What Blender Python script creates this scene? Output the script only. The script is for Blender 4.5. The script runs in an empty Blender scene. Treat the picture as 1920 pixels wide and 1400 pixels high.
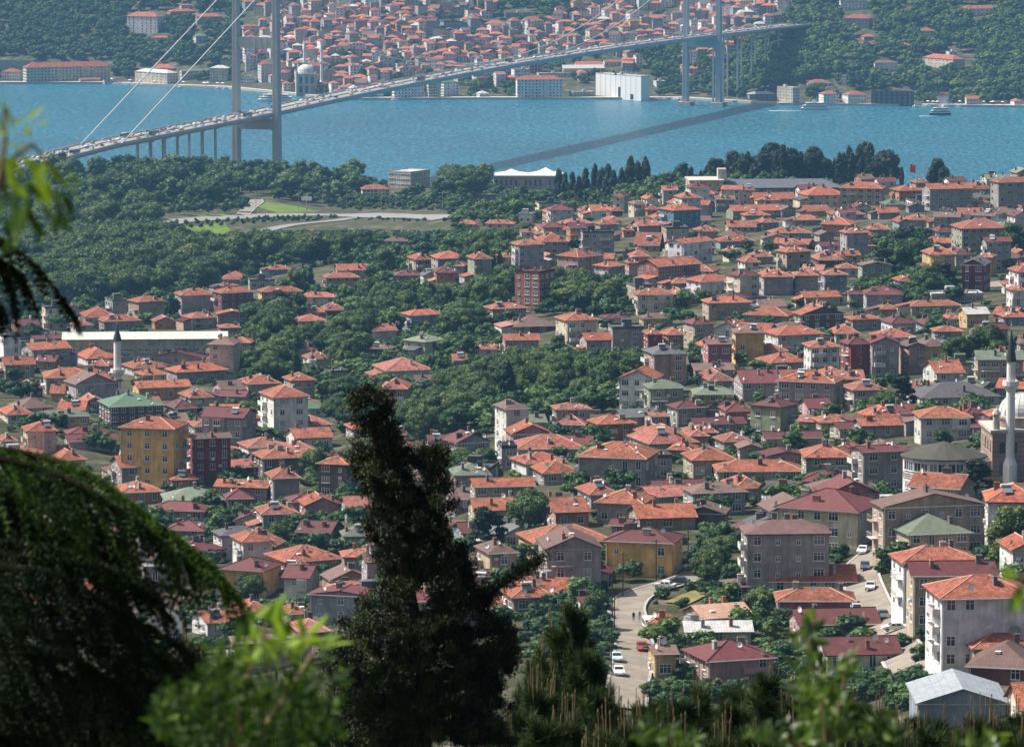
import bpy, math, random
import numpy as np
from mathutils import Vector, Matrix
R = math.radians
random.seed(7); np.random.seed(7)
scene = bpy.context.scene
COL = scene.collection

# ------------------------------------------------------------------ camera
# telephoto view from a hilltop terrace (z = 328 m) down over a town to a strait and its bridge
F = 9245.0; CAMZ = 328.0; PIT = math.atan(1163.0 / F)
cam_d = bpy.data.cameras.new('camera'); cam = bpy.data.objects.new('camera', cam_d); COL.objects.link(cam)
cam.location = (0, 0, CAMZ); cam.rotation_euler = (math.pi / 2 - PIT, 0, 0)
cam_d.sensor_width = 36.0; cam_d.lens = 36.0 * F / 1920.0
cam_d.clip_start = 0.5; cam_d.clip_end = 40000
cam_d.dof.use_dof = True; cam_d.dof.focus_distance = 1300; cam_d.dof.aperture_fstop = 11.0
scene.camera = cam

# ------------------------------------------------------------------ light
SUN_EL = R(53); SUN_H = Vector((-0.96, 0.28))          # sun stands left and a little beyond the town
SUN_H.normalize()
w = bpy.data.worlds.new('World'); scene.world = w; w.use_nodes = True
nt = w.node_tree; bg = nt.nodes['Background']
sky = nt.nodes.new('ShaderNodeTexSky'); sky.sky_type = 'NISHITA'; sky.sun_disc = False
sky.dust_density = 5.0; sky.air_density = 0.8; sky.ozone_density = 0.5; sky.sun_elevation = SUN_EL; sky.sun_rotation = math.atan2(SUN_H.x, SUN_H.y)
nt.links.new(sky.outputs[0], bg.inputs[0]); bg.inputs[1].default_value = 0.09
sd = bpy.data.lights.new('sun', 'SUN'); sun = bpy.data.objects.new('sun', sd); COL.objects.link(sun)
sd.energy = 5.0; sd.angle = R(0.53); sd.color = (1.0, 0.95, 0.87)
sv = Vector((SUN_H.x * math.cos(SUN_EL), SUN_H.y * math.cos(SUN_EL), math.sin(SUN_EL)))
sun.rotation_euler = sv.to_track_quat('Z', 'Y').to_euler(); sun.location = (-300, 200, 900)
vs = scene.view_settings; vs.view_transform = 'Standard'; vs.look = 'None'; vs.exposure = 0.6; vs.gamma = 1.0
scene.cycles.volume_bounces = 0; scene.cycles.max_bounces = 5; scene.cycles.diffuse_bounces = 3
scene.cycles.glossy_bounces = 2; scene.cycles.transmission_bounces = 2; scene.cycles.transparent_max_bounces = 4
scene.cycles.use_denoising = True
scene.cycles.caustics_reflective = False; scene.cycles.caustics_refractive = False

# ------------------------------------------------------------------ helpers: rays and terrain
CP, SP = math.cos(PIT), math.sin(PIT)
def ray(px, py):
    u = (px - 960) / F; v = (700 - py) / F
    return (u / (CP + v * SP), (-SP + v * CP) / (CP + v * SP))     # dX/dY, dZ/dY
def zr(py, D): return CAMZ + D * ray(960, py)[1]
def at(px, py, D):
    a, b = ray(px, py); return Vector((a * D, D, CAMZ + b * D))
def pix(p):
    u = p[0] / p[1]; b = (p[2] - CAMZ) / p[1]
    v = (b * CP + SP) / (CP - b * SP); return (960 + u * (CP + v * SP) * F, 700 - v * F)

HILL = [(-400, 327), (-20, 326.6), (0, 326.2), (600, 186.0)]
def colm(pts, tail): return HILL + [(D, zr(y, D)) for y, D in pts] + tail
COLS = {
 0: colm([(1150,1050),(930,1214),(760,1400),(700,1560),(620,1900),(560,2150),(450,2600),(400,2800),(340,3150)], [(3250,50),(3380,40),(3500,18),(3620,2),(3700,-8)]),
 300: colm([(1150,1050),(930,1214),(700,1600),(600,2000),(560,2150),(450,2600),(400,2800),(345,3100)], [(3250,50),(3350,42),(3500,20),(3620,3),(3700,-8)]),
 480: colm([(1150,1050),(930,1210),(800,1390),(700,1590),(600,1930),(520,2250),(440,2640),(400,2820),(345,3130)], [(3400,38),(3450,30),(3560,8),(3650,2),(3720,-8)]),
 640: colm([(1150,1010),(925,1180),(800,1380),(700,1600),(600,1880),(500,2250),(430,2650),(400,2850),(365,3080),(345,3270)], [(3450,18),(3560,3),(3640,-8)]),
 960: colm([(1300,760),(1100,920),(925,1065),(800,1300),(750,1400),(650,1620),(540,1850),(430,2250),(400,2550),(365,3000),(348,3280)], [(3450,10),(3550,2),(3620,-8)]),
 1440: colm([(1300,790),(1100,900),(925,1060),(800,1230),(700,1390),(600,1590),(500,1850),(400,2200),(350,2450),(335,2580)], [(2750,85),(3000,50),(3300,8),(3400,-8)]),
 1900: colm([(1300,715),(1100,835),(900,1000),(700,1330),(560,1650),(400,2150),(352,2380),(342,2450)], [(2700,85),(3000,45),(3300,8),(3400,-8)]),
}
UK = sorted(COLS)
SHU = [-300, 0, 200, 430, 640, 900, 1280, 1450, 1920, 2300]
SHY = [157, 157, 157, 166, 187, 186, 186, 196, 201, 204]
SHD = [-CAMZ / ray(960, y)[1] for y in SHY]
def th(X, Y):
    X = np.asarray(X, float); Y = np.asarray(Y, float)
    u = 960 + F * X / np.maximum(np.abs(Y), 60.0)
    uc = np.clip(u, UK[0], UK[-1])
    zs = np.stack([np.interp(Y, [p[0] for p in COLS[k]] + [3900], [p[1] for p in COLS[k]] + [-8]) for k in UK])
    i = np.clip(np.searchsorted(UK, uc, side='right') - 1, 0, len(UK) - 2)
    k0 = np.array(UK)[i]; k1 = np.array(UK)[i + 1]; t = (uc - k0) / (k1 - k0); t = t * t * (3 - 2 * t) * .5 + t * .5
    z = np.take_along_axis(zs, i[None], 0)[0] * (1 - t) + np.take_along_axis(zs, i[None] + 1, 0)[0] * t
    z = z + np.where((Y > 650) & (Y < 3300), 1.2 * np.sin(X * .031 + Y * .011) * np.cos(Y * .023 - X * .017), 0)
    sh = np.interp(u, SHU, SHD); q = Y - sh
    slope = np.interp(u, [0, 400, 600, 900, 1300, 1500, 1900], [1.12, 1.12, 1.0, .95, 1.0, 1.1, 1.15])
    zf = np.interp(q, [-200, -40, -2, 0, 45, 80, 420, 760, 1500, 6000], [-8, -8, -3, 1.6, 2.2, 8, 76, 112, 135, 160])
    zf = np.where(zf > 3, 3 + (zf - 3) * slope, zf)
    return np.where(Y > 3900, zf, z)
def tz(X, Y): return float(th(np.array([X]), np.array([Y]))[0])
_Y1 = np.arange(640, 3800, 9.0); _Y2 = np.arange(4480, 6000, 5.0)
def hit(px, py, far=False):
    a, b = ray(px, py); Ys = _Y2 if far else _Y1
    zt = th(a * Ys, Ys); zl = CAMZ + b * Ys
    k = np.nonzero(zl <= zt)[0]
    if len(k) == 0: return None
    k = k[0]
    if k == 0: Y = Ys[0]
    else:
        d0 = zl[k - 1] - zt[k - 1]; d1 = zl[k] - zt[k]; Y = Ys[k - 1] + (Ys[k] - Ys[k - 1]) * d0 / (d0 - d1)
    return Vector((a * Y, Y, CAMZ + b * Y))
def hitf(px, py, far=False):
    for k in range(40):
        P = hit(px, py + k, far)
        if P is not None: return P

# ------------------------------------------------------------------ helpers: meshes and objects
class MB:
    def __init__(s): s.v = []; s.f = []; s.m = []; s.uv = []
    def face(s, pts, m=0, uv=None):
        n = len(s.v); s.v += [tuple(p) for p in pts]; s.f.append(tuple(range(n, n + len(pts)))); s.m.append(m)
        s.uv += uv if uv else [(0, 0)] * len(pts)
    def box(s, x0, x1, y0, y1, z0, z1, m=0, bot=True):
        P = [(x0,y0,z0),(x1,y0,z0),(x1,y1,z0),(x0,y1,z0),(x0,y0,z1),(x1,y0,z1),(x1,y1,z1),(x0,y1,z1)]
        for q in ((0,1,5,4),(1,2,6,5),(2,3,7,6),(3,0,4,7),(4,5,6,7)) + (((3,2,1,0),) if bot else ()):
            s.face([P[i] for i in q], m)
    def prism(s, a, b, m=0, caps=True):            # two rings of equal length
        n = len(a)
        for i in range(n):
            j = (i + 1) % n; s.face([a[i], a[j], b[j], b[i]], m)
        if caps: s.face(list(reversed(a)), m); s.face(b, m)
    def tube(s, p, q, r, n=6, r2=None, m=0):
        p = Vector(p); q = Vector(q); d = (q - p)
        if d.length < 1e-6: return
        d.normalize(); a = d.orthogonal().normalized(); b = d.cross(a); r2 = r if r2 is None else r2
        A = [p + (a * math.cos(t) + b * math.sin(t)) * r for t in [2 * math.pi * i / n for i in range(n)]]
        B = [q + (a * math.cos(t) + b * math.sin(t)) * r2 for t in [2 * math.pi * i / n for i in range(n)]]
        s.prism(A, B, m)
    def lathe(s, prof, n=16, m=0, c=(0, 0), sx=1, sy=1, a0=0):
        rings = [[(c[0] + r * sx * math.cos(a0 + 2*math.pi*i/n), c[1] + r * sy * math.sin(a0 + 2*math.pi*i/n), z) for i in range(n)] for r, z in prof]
        for A, B in zip(rings[:-1], rings[1:]):
            for i in range(n):
                j = (i + 1) % n; s.face([A[i], A[j], B[j], B[i]], m)
    def mesh(s, name, mats):
        me = bpy.data.meshes.new(name); me.from_pydata(s.v, [], s.f)
        for mm in mats: me.materials.append(mm)
        if len(mats) > 1: me.polygons.foreach_set('material_index', s.m)
        ul = me.uv_layers.new(name='uv'); ul.data.foreach_set('uv', np.array(s.uv, 'f').ravel())
        me.update(); return me
    def build(s, name, mats, parent=None, **k):
        return obj(name, s.mesh(name, mats if isinstance(mats, (list, tuple)) else [mats]), parent, **k)
def obj(name, data, parent=None, loc=None, rz=None, color=None, smooth=False, **props):
    o = bpy.data.objects.new(name, data); COL.objects.link(o)
    if parent is not None: o.parent = parent
    if loc is not None: o.location = loc
    if rz is not None: o.rotation_euler = (0, 0, rz)
    if color is not None: o.color = (*color, 1)
    if smooth and data: data.polygons.foreach_set('use_smooth', [True] * len(data.polygons))
    for k, v in props.items(): o[k] = v
    return o
def thing(name, label, cat, loc=(0,0,0), rz=0, group=None):
    o = obj(name, None, None, loc, rz, label=label, category=cat); o.empty_display_size = .5
    if group: o['group'] = group
    return o
def tag(o, label, cat, group=None):
    o['label'] = label; o['category'] = cat
    if group: o['group'] = group
    return o
def copy_tree(o, parent=None):
    c = o.copy(); COL.objects.link(c)
    if parent is not None: c.parent = parent
    for ch in o.children: copy_tree(ch, c)
    return c
def np_mesh(name, V, T, mats, tint=None, quads=False, smooth=False, mi=None):
    me = bpy.data.meshes.new(name); k = 4 if quads else 3
    V = np.asarray(V, 'f'); T = np.asarray(T, 'i')
    me.vertices.add(len(V)); me.vertices.foreach_set('co', V.ravel())
    me.loops.add(len(T) * k); me.loops.foreach_set('vertex_index', T.ravel())
    me.polygons.add(len(T)); me.polygons.foreach_set('loop_start', np.arange(0, len(T) * k, k, dtype='i'))
    try: me.polygons.foreach_set('loop_total', np.full(len(T), k, 'i'))
    except Exception: pass
    if smooth: me.polygons.foreach_set('use_smooth', np.ones(len(T), bool))
    for m in mats: me.materials.append(m)
    if mi is not None: me.polygons.foreach_set('material_index', np.asarray(mi, 'i'))
    if tint is not None:
        at_ = me.attributes.new('tint', 'FLOAT', 'FACE'); at_.data.foreach_set('value', np.asarray(tint, 'f'))
    me.update(calc_edges=True); return me

# ------------------------------------------------------------------ materials
class NT:
    def __init__(s, name):
        s.m = bpy.data.materials.new(name); s.m.use_nodes = True; s.t = s.m.node_tree
        s.b = s.t.nodes['Principled BSDF']; s.o = s.t.nodes['Material Output']
    def n(s, typ, **k):
        d = s.t.nodes.new('ShaderNode' + typ)
        for a, v in k.items():
            if a.startswith('i_'): d.inputs[a[2:].replace('_', ' ')].default_value = v
            else: setattr(d, a, v)
        return d
    def l(s, a, b): s.t.links.new(a, b)
    def mix(s, fac, a, b, mode='MIX'):
        d = s.n('MixRGB', blend_type=mode)
        for k, x in enumerate((fac, a, b)):
            if hasattr(x, 'is_linked'): s.l(x, d.inputs[k])
            elif k == 0: d.inputs[0].default_value = x
            else: d.inputs[k].default_value = (*x, 1) if len(x) == 3 else x
        return d.outputs[0]
    def ramp(s, src, stops):
        d = s.n('ValToRGB'); e = d.color_ramp.elements
        while len(e) < len(stops): e.new(.5)
        for i, (p, c) in enumerate(stops): e[i].position = p; e[i].color = (*c, 1) if isinstance(c, tuple) else (c, c, c, 1)
        s.l(src, d.inputs[0]); return d.outputs[0]
    def bump(s, h, st=.3, dist=.05):
        d = s.n('Bump'); d.inputs['Strength'].default_value = st; d.inputs['Distance'].default_value = dist
        s.l(h, d.inputs['Height']); s.l(d.outputs[0], s.b.inputs['Normal'])
    def noise(s, vec, scale, det=4, rough=.55):
        d = s.n('TexNoise'); d.inputs['Scale'].default_value = scale; d.inputs['Detail'].default_value = det; d.inputs['Roughness'].default_value = rough
        if vec is not None: s.l(vec, d.inputs['Vector'])
        return d.outputs[0]
    def mapping(s, vec, sc=(1,1,1), loc=None):
        d = s.n('Mapping'); d.inputs['Scale'].default_value = sc; s.l(vec, d.inputs['Vector'])
        if loc is not None: s.l(loc, d.inputs['Location'])
        return d.outputs[0]
    def fin(s, col=None, rough=.8, spec=.3, metal=0):
        if col is not None:
            if hasattr(col, 'is_linked'): s.l(col, s.b.inputs['Base Color'])
            else: s.b.inputs['Base Color'].default_value = (*col, 1)
        s.b.inputs['Roughness'].default_value = rough; s.b.inputs['Specular IOR Level'].default_value = spec
        s.b.inputs['Metallic'].default_value = metal
        return s.m
def plain(name, col, rough=.7, spec=.3, metal=0, var=.25, sc=3.0):
    q = NT(name); tc = q.n('TexCoord'); nz = q.noise(tc.outputs['Object'], sc)
    c = q.mix(q.ramp(nz, [(.3, 0.), (.7, 1.)]), tuple(x * (1 - var) for x in col), tuple(min(1, x * (1 + var * .5)) for x in col))
    return q.fin(c, rough, spec, metal)
M = {}
def m_wall():
    q = NT('plaster'); oi = q.n('ObjectInfo'); tc = q.n('TexCoord')
    off = q.n('VectorMath', operation='SCALE'); off.inputs['Scale'].default_value = 60; q.l(oi.outputs['Random'], off.inputs[0])
    ad = q.n('VectorMath', operation='ADD'); q.l(tc.outputs['Object'], ad.inputs[0]); q.l(off.outputs[0], ad.inputs[1]); P = ad.outputs[0]
    big = q.ramp(q.noise(P, .35, 5, .6), [(.3, .62), (.7, 1.14)])
    strk = q.ramp(q.noise(q.mapping(P, (1.3, 1.3, .12)), 1.0, 5, .65), [(.30, .62), (.60, 1.05)])
    fine = q.ramp(q.noise(P, 6, 3), [(.2, .88), (.8, 1.08)])
    c = q.mix(1, oi.outputs['Color'], big, 'MULTIPLY'); c = q.mix(.8, c, strk, 'MULTIPLY'); c = q.mix(1, c, fine, 'MULTIPLY')
    q.bump(q.noise(P, 9, 3), .25, .03); return q.fin(c, .92, .15)
def m_tile():
    q = NT('roof_tile'); oi = q.n('ObjectInfo'); uv = q.n('UVMap'); tc = q.n('TexCoord')
    br = q.n('TexBrick', offset=0.5); br.inputs['Color1'].default_value = (.62,.62,.62,1); br.inputs['Color2'].default_value = (1.22,1.15,1.1,1)
    br.inputs['Mortar'].default_value = (.42,.40,.38,1); br.inputs['Scale'].default_value = 1; br.inputs['Mortar Size'].default_value = .035
    br.inputs['Mortar Smooth'].default_value = .3; br.inputs['Brick Width'].default_value = .45; br.inputs['Row Height'].default_value = .55
    q.l(uv.outputs[0], br.inputs['Vector'])
    off = q.n('VectorMath', operation='SCALE'); off.inputs['Scale'].default_value = 60; q.l(oi.outputs['Random'], off.inputs[0])
    ad = q.n('VectorMath', operation='ADD'); q.l(tc.outputs['Object'], ad.inputs[0]); q.l(off.outputs[0], ad.inputs[1]); P = ad.outputs[0]
    c = q.mix(1, oi.outputs['Color'], br.outputs['Color'], 'MULTIPLY')
    c = q.mix(1, c, q.ramp(q.noise(P, .5, 6, .7), [(.32, (.58,.52,.50)), (.66, (1.20,1.16,1.12))]), 'MULTIPLY')
    c = q.mix(q.ramp(q.noise(P, 1.6, 6, .75), [(.6, 0.), (.78, .55)]), c, (.13,.10,.075))
    wv = q.n('TexWave', wave_type='BANDS', bands_direction='X'); wv.inputs['Scale'].default_value = 2.8; q.l(uv.outputs[0], wv.inputs['Vector'])
    h = q.mix(.5, wv.outputs['Color'], br.outputs['Color']); q.bump(h, .6, .08); return q.fin(c, .85, .2)
def m_sheet():
    q = NT('roof_sheet'); oi = q.n('ObjectInfo'); uv = q.n('UVMap'); tc = q.n('TexCoord')
    br = q.n('TexBrick', offset=0.0); br.inputs['Color1'].default_value = (.88,.88,.88,1); br.inputs['Color2'].default_value = (1.08,1.08,1.08,1)
    br.inputs['Mortar'].default_value = (.55,.55,.55,1); br.inputs['Scale'].default_value = 1; br.inputs['Mortar Size'].default_value = .025
    br.inputs['Brick Width'].default_value = .5; br.inputs['Row Height'].default_value = 1.1; q.l(uv.outputs[0], br.inputs['Vector'])
    off = q.n('VectorMath', operation='SCALE'); off.inputs['Scale'].default_value = 60; q.l(oi.outputs['Random'], off.inputs[0])
    ad = q.n('VectorMath', operation='ADD'); q.l(tc.outputs['Object'], ad.inputs[0]); q.l(off.outputs[0], ad.inputs[1]); P = ad.outputs[0]
    c = q.mix(1, oi.outputs['Color'], br.outputs['Color'], 'MULTIPLY')
    c = q.mix(1, c, q.ramp(q.noise(P, .6, 6, .7), [(.3, .74), (.7, 1.14)]), 'MULTIPLY')
    c = q.mix(q.ramp(q.noise(q.mapping(P, (1,1,3)), .9, 6, .75), [(.58, 0.), (.8, .5)]), c, (.20,.13,.10))
    q.bump(br.outputs['Color'], .5, .06); return q.fin(c, .6, .3)
def m_leaf(name, c1, c2, c3, trans=.25, rough=.6, spec=.25, vary=True):
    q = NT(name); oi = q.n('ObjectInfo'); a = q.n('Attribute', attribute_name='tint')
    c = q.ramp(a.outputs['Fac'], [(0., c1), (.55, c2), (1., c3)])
    hs = q.n('HueSaturation'); q.l(c, hs.inputs['Color'])
    mr = q.n('MapRange'); q.l(oi.outputs['Random'], mr.inputs[0]); mr.inputs[3].default_value = .468; mr.inputs[4].default_value = .515; q.l(mr.outputs[0], hs.inputs['Hue'])
    mv = q.n('MapRange'); q.l(oi.outputs['Random'], mv.inputs[0]); mv.inputs[3].default_value = 1.25; mv.inputs[4].default_value = .72; q.l(mv.outputs[0], hs.inputs['Value'])
    if not vary: mr.inputs[3].default_value = mr.inputs[4].default_value = .505; mv.inputs[3].default_value = mv.inputs[4].default_value = 1.0
    q.fin(hs.outputs[0], rough, spec)
    tr = q.n('BsdfTranslucent'); q.l(hs.outputs[0], tr.inputs['Color'])
    mx = q.n('MixShader'); mx.inputs[0].default_value = trans; q.l(q.b.outputs[0], mx.inputs[1]); q.l(tr.outputs[0], mx.inputs[2]); q.l(mx.outputs[0], q.o.inputs['Surface'])
    return q.m
def m_ground():
    q = NT('ground_cover'); tc = q.n('TexCoord'); P = tc.outputs['Object']
    c = q.ramp(q.noise(P, .09, 6, .75), [(.32, (.030,.045,.016)), (.46, (.055,.062,.028)), (.54, (.09,.082,.055)), (.66, (.16,.14,.11))])
    c = q.mix(1, c, q.ramp(q.noise(P, .9, 5, .7), [(.25, .6), (.75, 1.25)]), 'MULTIPLY')
    q.bump(q.noise(P, .8, 6, .7), 1, .8); return q.fin(c, .95, .1)
def m_water():
    q = NT('sea_water'); tc = q.n('TexCoord'); P = tc.outputs['Object']
    n1 = q.noise(q.mapping(P, (.26, .07, 1)), 1.0, 5, .7); n2 = q.noise(q.mapping(P, (.7, .2, 1)), 1.0, 4, .65); n3 = q.noise(q.mapping(P, (.005, .004, 1)), 1.0, 5, .6)
    c = q.ramp(n1, [(.36, (.003,.060,.100)), (.5, (.008,.130,.195)), (.64, (.046,.235,.310))])
    c = q.mix(1, c, q.ramp(n3, [(.3, .80), (.7, 1.12)]), 'MULTIPLY')
    foam = q.ramp(q.noise(q.mapping(P, (.16, .035, 1)), 1.0, 3, .75), [(.775, 0.), (.80, .8)])
    c = q.mix(foam, c, (.75,.8,.82))
    h = q.mix(.45, n1, n2); q.bump(h, 1.0, 5.0); return q.fin(c, .25, .32)
def m_glass():
    q = NT('window_glass'); oi = q.n('ObjectInfo')
    c = q.ramp(oi.outputs['Random'], [(0., (.012,.016,.02)), (.5, (.04,.05,.06)), (.85, (.10,.13,.16)), (1., (.3,.3,.28))])
    return q.fin(c, .12, .6)
def m_brick():
    q = NT('brick'); uv = q.n('TexCoord'); oi = q.n('ObjectInfo')
    br = q.n('TexBrick'); br.inputs['Color1'].default_value = (.7,.7,.7,1); br.inputs['Color2'].default_value = (1.15,1.1,1.1,1); br.inputs['Mortar'].default_value = (1.3,1.4,1.5,1)
    br.inputs['Scale'].default_value = 2.2; q.l(uv.outputs['Object'], br.inputs['Vector'])
    c = q.mix(1, oi.outputs['Color'], br.outputs['Color'], 'MULTIPLY')
    return q.fin(q.mix(1, c, q.ramp(q.noise(uv.outputs['Object'], .5, 5), [(.3, .7), (.7, 1.1)]), 'MULTIPLY'), .9, .15)
def m_paint():
    q = NT('car_paint'); oi = q.n('ObjectInfo'); return q.fin(oi.outputs['Color'], .3, .5)
def m_asphalt(name='asphalt', col=(.16,.145,.13)):
    q = NT(name); tc = q.n('TexCoord'); P = tc.outputs['Object']
    c = q.mix(1, col, q.ramp(q.noise(P, .25, 6, .7), [(.3, .7), (.7, 1.2)]), 'MULTIPLY'); c = q.mix(1, c, q.ramp(q.noise(P, 3, 4), [(.2, .85), (.8, 1.1)]), 'MULTIPLY')
    return q.fin(c, .9, .2)
M['wall'] = m_wall(); M['tile'] = m_tile(); M['sheet'] = m_sheet(); M['ground'] = m_ground(); M['water'] = m_water(); M['glass'] = m_glass()
M['brick'] = m_brick(); M['paint'] = m_paint(); M['asphalt'] = m_asphalt(col=(.22,.215,.205)); M['street'] = m_asphalt('street_paving', (.23,.20,.165))
M['leaf'] = m_leaf('broad_leaves', (.020,.052,.014), (.062,.122,.028), (.155,.215,.05))
M['wood_leaf'] = m_leaf('wood_leaves', (.014,.050,.017), (.056,.124,.032), (.155,.225,.055))
M['cyp'] = m_leaf('cypress_leaves', (.008,.020,.010), (.016,.034,.016), (.032,.055,.022), .1)
M['dark_con'] = m_leaf('conifer_sprays', (.003,.007,.002), (.011,.022,.005), (.060,.080,.013), .12, vary=False)
M['needle'] = m_leaf('pine_needles', (.010,.024,.006), (.036,.064,.013), (.12,.15,.038), .22, vary=False)
M['cedar'] = m_leaf('cedar_needles', (.003,.010,.002), (.016,.044,.006), (.10,.19,.02), .32, vary=False)
M['fresh'] = m_leaf('fresh_leaves', (.012,.034,.004), (.060,.125,.009), (.24,.36,.022), .4, vary=False)
M['bush'] = m_leaf('bush_leaves', (.022,.055,.010), (.07,.125,.016), (.17,.24,.03), .4, .4, .4, vary=False)
M['bark'] = plain('bark', (.085,.065,.048), .95, .1, 0, .4, 6); M['candle'] = plain('shoot_bark', (.20,.15,.085), .9, .1, 0, .35, 9)
M['dbark'] = plain('dark_bark', (.03,.022,.016), .95, .1, 0, .4, 6); M['white'] = plain('white_paint', (.72,.72,.69), .6, .3, 0, .15, 2); M['frame'] = plain('window_frame_white', (.70,.70,.68), .5, .3, 0, .08, 2)
M['conc'] = plain('concrete', (.34,.33,.31), .9, .2, 0, .25, .6); M['steel'] = plain('bridge_steel', (.40,.415,.42), .55, .35, 0, .10, .12)
M['cable'] = plain('cable_wrap', (.50,.50,.49), .5, .3, 0, .06, 1); M['dark'] = plain('dark_metal', (.03,.032,.035), .5, .4, 0, .2, 3)
M['ridge'] = plain('ridge_mortar', (.52,.30,.20), .9, .1, 0, .3, 2); M['lawn'] = plain('lawn_grass', (.11,.17,.03), .95, .1, 0, .35, .12)
M['dry'] = plain('dry_grass', (.19,.17,.07), .95, .1, 0, .4, .3); M['stone'] = plain('pale_stone', (.42,.39,.34), .9, .2, 0, .2, .8)
M['lead'] = plain('lead_dome', (.52,.53,.52), .6, .3, 0, .15, .7); M['red'] = plain('flag_red', (.6,.01,.02), .7, .2, 0, .1, 2)
M['rubber'] = plain('tyre_rubber', (.015,.015,.015), .8, .2); M['skin'] = plain('skin', (.45,.28,.2), .6, .3); M['cloth_d'] = plain('dark_cloth', (.03,.035,.06), .9, .1)
M['tent'] = plain('tent_fabric', (.74,.70,.62), .8, .2, 0, .15, .3); M['rail'] = plain('railing_grey', (.35,.36,.37), .6, .3); M['foam'] = plain('wake_foam', (.7,.75,.78), .7, .2, 0, .2, .4)

# ------------------------------------------------------------------ ground, water, roads
def axis(a, b, st, ext): return [a - e for e in reversed(ext)] + list(np.arange(a, b + 1e-6, st)) + [b + e for e in ext]
gx = np.array(axis(-720, 720, 12, [200, 700, 1600, 3000])); gy = np.array(axis(-120, 6000, 12, [300, 1200, 3000]))
GX, GY = np.meshgrid(gx, gy); GZ = th(GX.ravel(), GY.ravel())
nx, ny = len(gx), len(gy); idx = np.arange(nx * ny).reshape(ny, nx)
Q = np.stack([idx[:-1, :-1], idx[:-1, 1:], idx[1:, 1:], idx[1:, :-1]], -1).reshape(-1, 4)
ground = obj('ground', np_mesh('ground', np.stack([GX.ravel(), GY.ravel(), GZ], 1), Q, [M['ground']], quads=True, smooth=True), kind='structure')
mb = MB(); mb.face([(-3700, 3000, 0), (3700, 3000, 0), (3700, 5400, 0), (-3700, 5400, 0)]); water = mb.build('water', M['water'], kind='structure')
def densify(pts, st=6.0):
    out = []
    for a, b in zip(pts[:-1], pts[1:]):
        n = max(1, int((b - a).length / st))
        out += [a.lerp(b, i / n) for i in range(n)]
    return out + [pts[-1]]
def smooth_line(pts, it=2):
    for _ in range(it):
        q = [pts[0]]
        for a, b in zip(pts[:-1], pts[1:]): q += [a.lerp(b, .25), a.lerp(b, .75)]
        pts = q + [pts[-1]]
    return pts
def strip(name, pts, wid, mat, lift, off=0.0, step=4, nseg=4, **k):
    pts = densify(smooth_line(pts), step); mb = MB(); prev = None
    for i, p in enumerate(pts):
        d = (pts[min(i + 1, len(pts) - 1)] - pts[max(i - 1, 0)]).to_2d().normalized(); nrm = Vector((d.y, -d.x))
        row = []
        for s in range(nseg + 1):
            t = off + (s / nseg - .5) * wid; x = p.x + nrm.x * t; y = p.y + nrm.y * t
            row.append((x, y, tz(x, y) + lift))
        if prev:
            for s in range(nseg): mb.face([prev[s], prev[s + 1], row[s + 1], row[s]])
        prev = row
    return mb.build(name, mat, **k)
def pxl(pts): return [hit(*p) for p in pts]
ROADS = []
def road(pts, wid, mat, kerb=True, name='road', lift=.35):
    L = pxl(pts); ROADS.append((smooth_line(L), wid / 2 + 1.5))
    o = strip(name, L, wid, mat, lift, kind='structure')
    if kerb:
        for s in (-1, 1): strip('kerb', L, .5, M['conc'], lift + .12, s * (wid / 2 + .25), nseg=1, kind='structure')
    return o
road([(1172,1330),(1180,1270),(1192,1215),(1180,1165),(1172,1140),(1190,1118),(1240,1102),(1300,1084),(1340,1060)], 6.0, M['street'], name='street')
road([(1715,1275),(1690,1225),(1655,1180),(1630,1130),(1612,1085),(1612,1060),(1650,1030)], 6.0, M['street'], name='street')
road([(300,421),(330,415),(420,409),(500,404),(640,402),(740,405),(840,409)], 17, M['asphalt'])
road([(395,452),(440,446),(490,436),(567,420),(660,409)], 10, M['asphalt'])
road([(455,404),(466,392),(484,380),(478,372)], 7, M['street'], name='path')
road([(1855,540),(1875,525),(1920,545)], 7, M['street'], name='street')
road([(640,575),(700,566),(760,560)], 5, M['street'], name='street')
def patch(name, poly, mat, lift=.25, n=14):
    xs = [p[0] for p in poly]; ys = [p[1] for p in poly]
    P = [hit(*p) for p in poly]; c = sum(P, Vector()) / len(P); mb = MB()
    for a, b in zip(P, P[1:] + P[:1]):
        for i in range(n):
            f0, f1 = i / n, (i + 1) / n
            q = [c.lerp(a, f0), c.lerp(b, f0), c.lerp(b, f1), c.lerp(a, f1)]
            mb.face([(v.x, v.y, tz(v.x, v.y) + lift) for v in (q if i else q[1:])])
    LAWNS.append(poly); return mb.build(name, mat, kind='structure')
LAWNS = []
patch('lawn', [(330,428),(420,418),(435,436),(400,447),(355,440)], M['lawn'])
patch('lawn', [(478,388),(500,379),(560,388),(600,398),(520,400)], M['lawn'])
patch('lawn', [(330,412),(400,402),(450,402),(420,411)], M['lawn'], .2)
patch('dry_grass_slope', [(830,790),(900,800),(980,795),(1030,765),(1015,758),(940,778),(860,778)], M['dry'])
patch('dry_grass_slope', [(1160,760),(1210,725),(1215,745),(1190,775)], M['dry'])
patch('dry_grass_slope', [(1245,1130),(1300,1108),(1330,1115),(1290,1135)], M['dry'])
def quay():
    mb = MB(); us = np.linspace(-150, 2100, 110); prev = None
    for u in us:
        D = float(np.interp(u, SHU, SHD)); X = (u - 960) / F * D
        row = [(X, D - 5, -4), (X, D - 5, 2.0), (X, D + 6, 2.05), (X, D + 6, 0)]
        if prev:
            for i in range(3): mb.face([prev[i], row[i], row[i + 1], prev[i + 1]])
        prev = row
    mb.build('quay', M['stone'], kind='structure')
quay()

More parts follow.
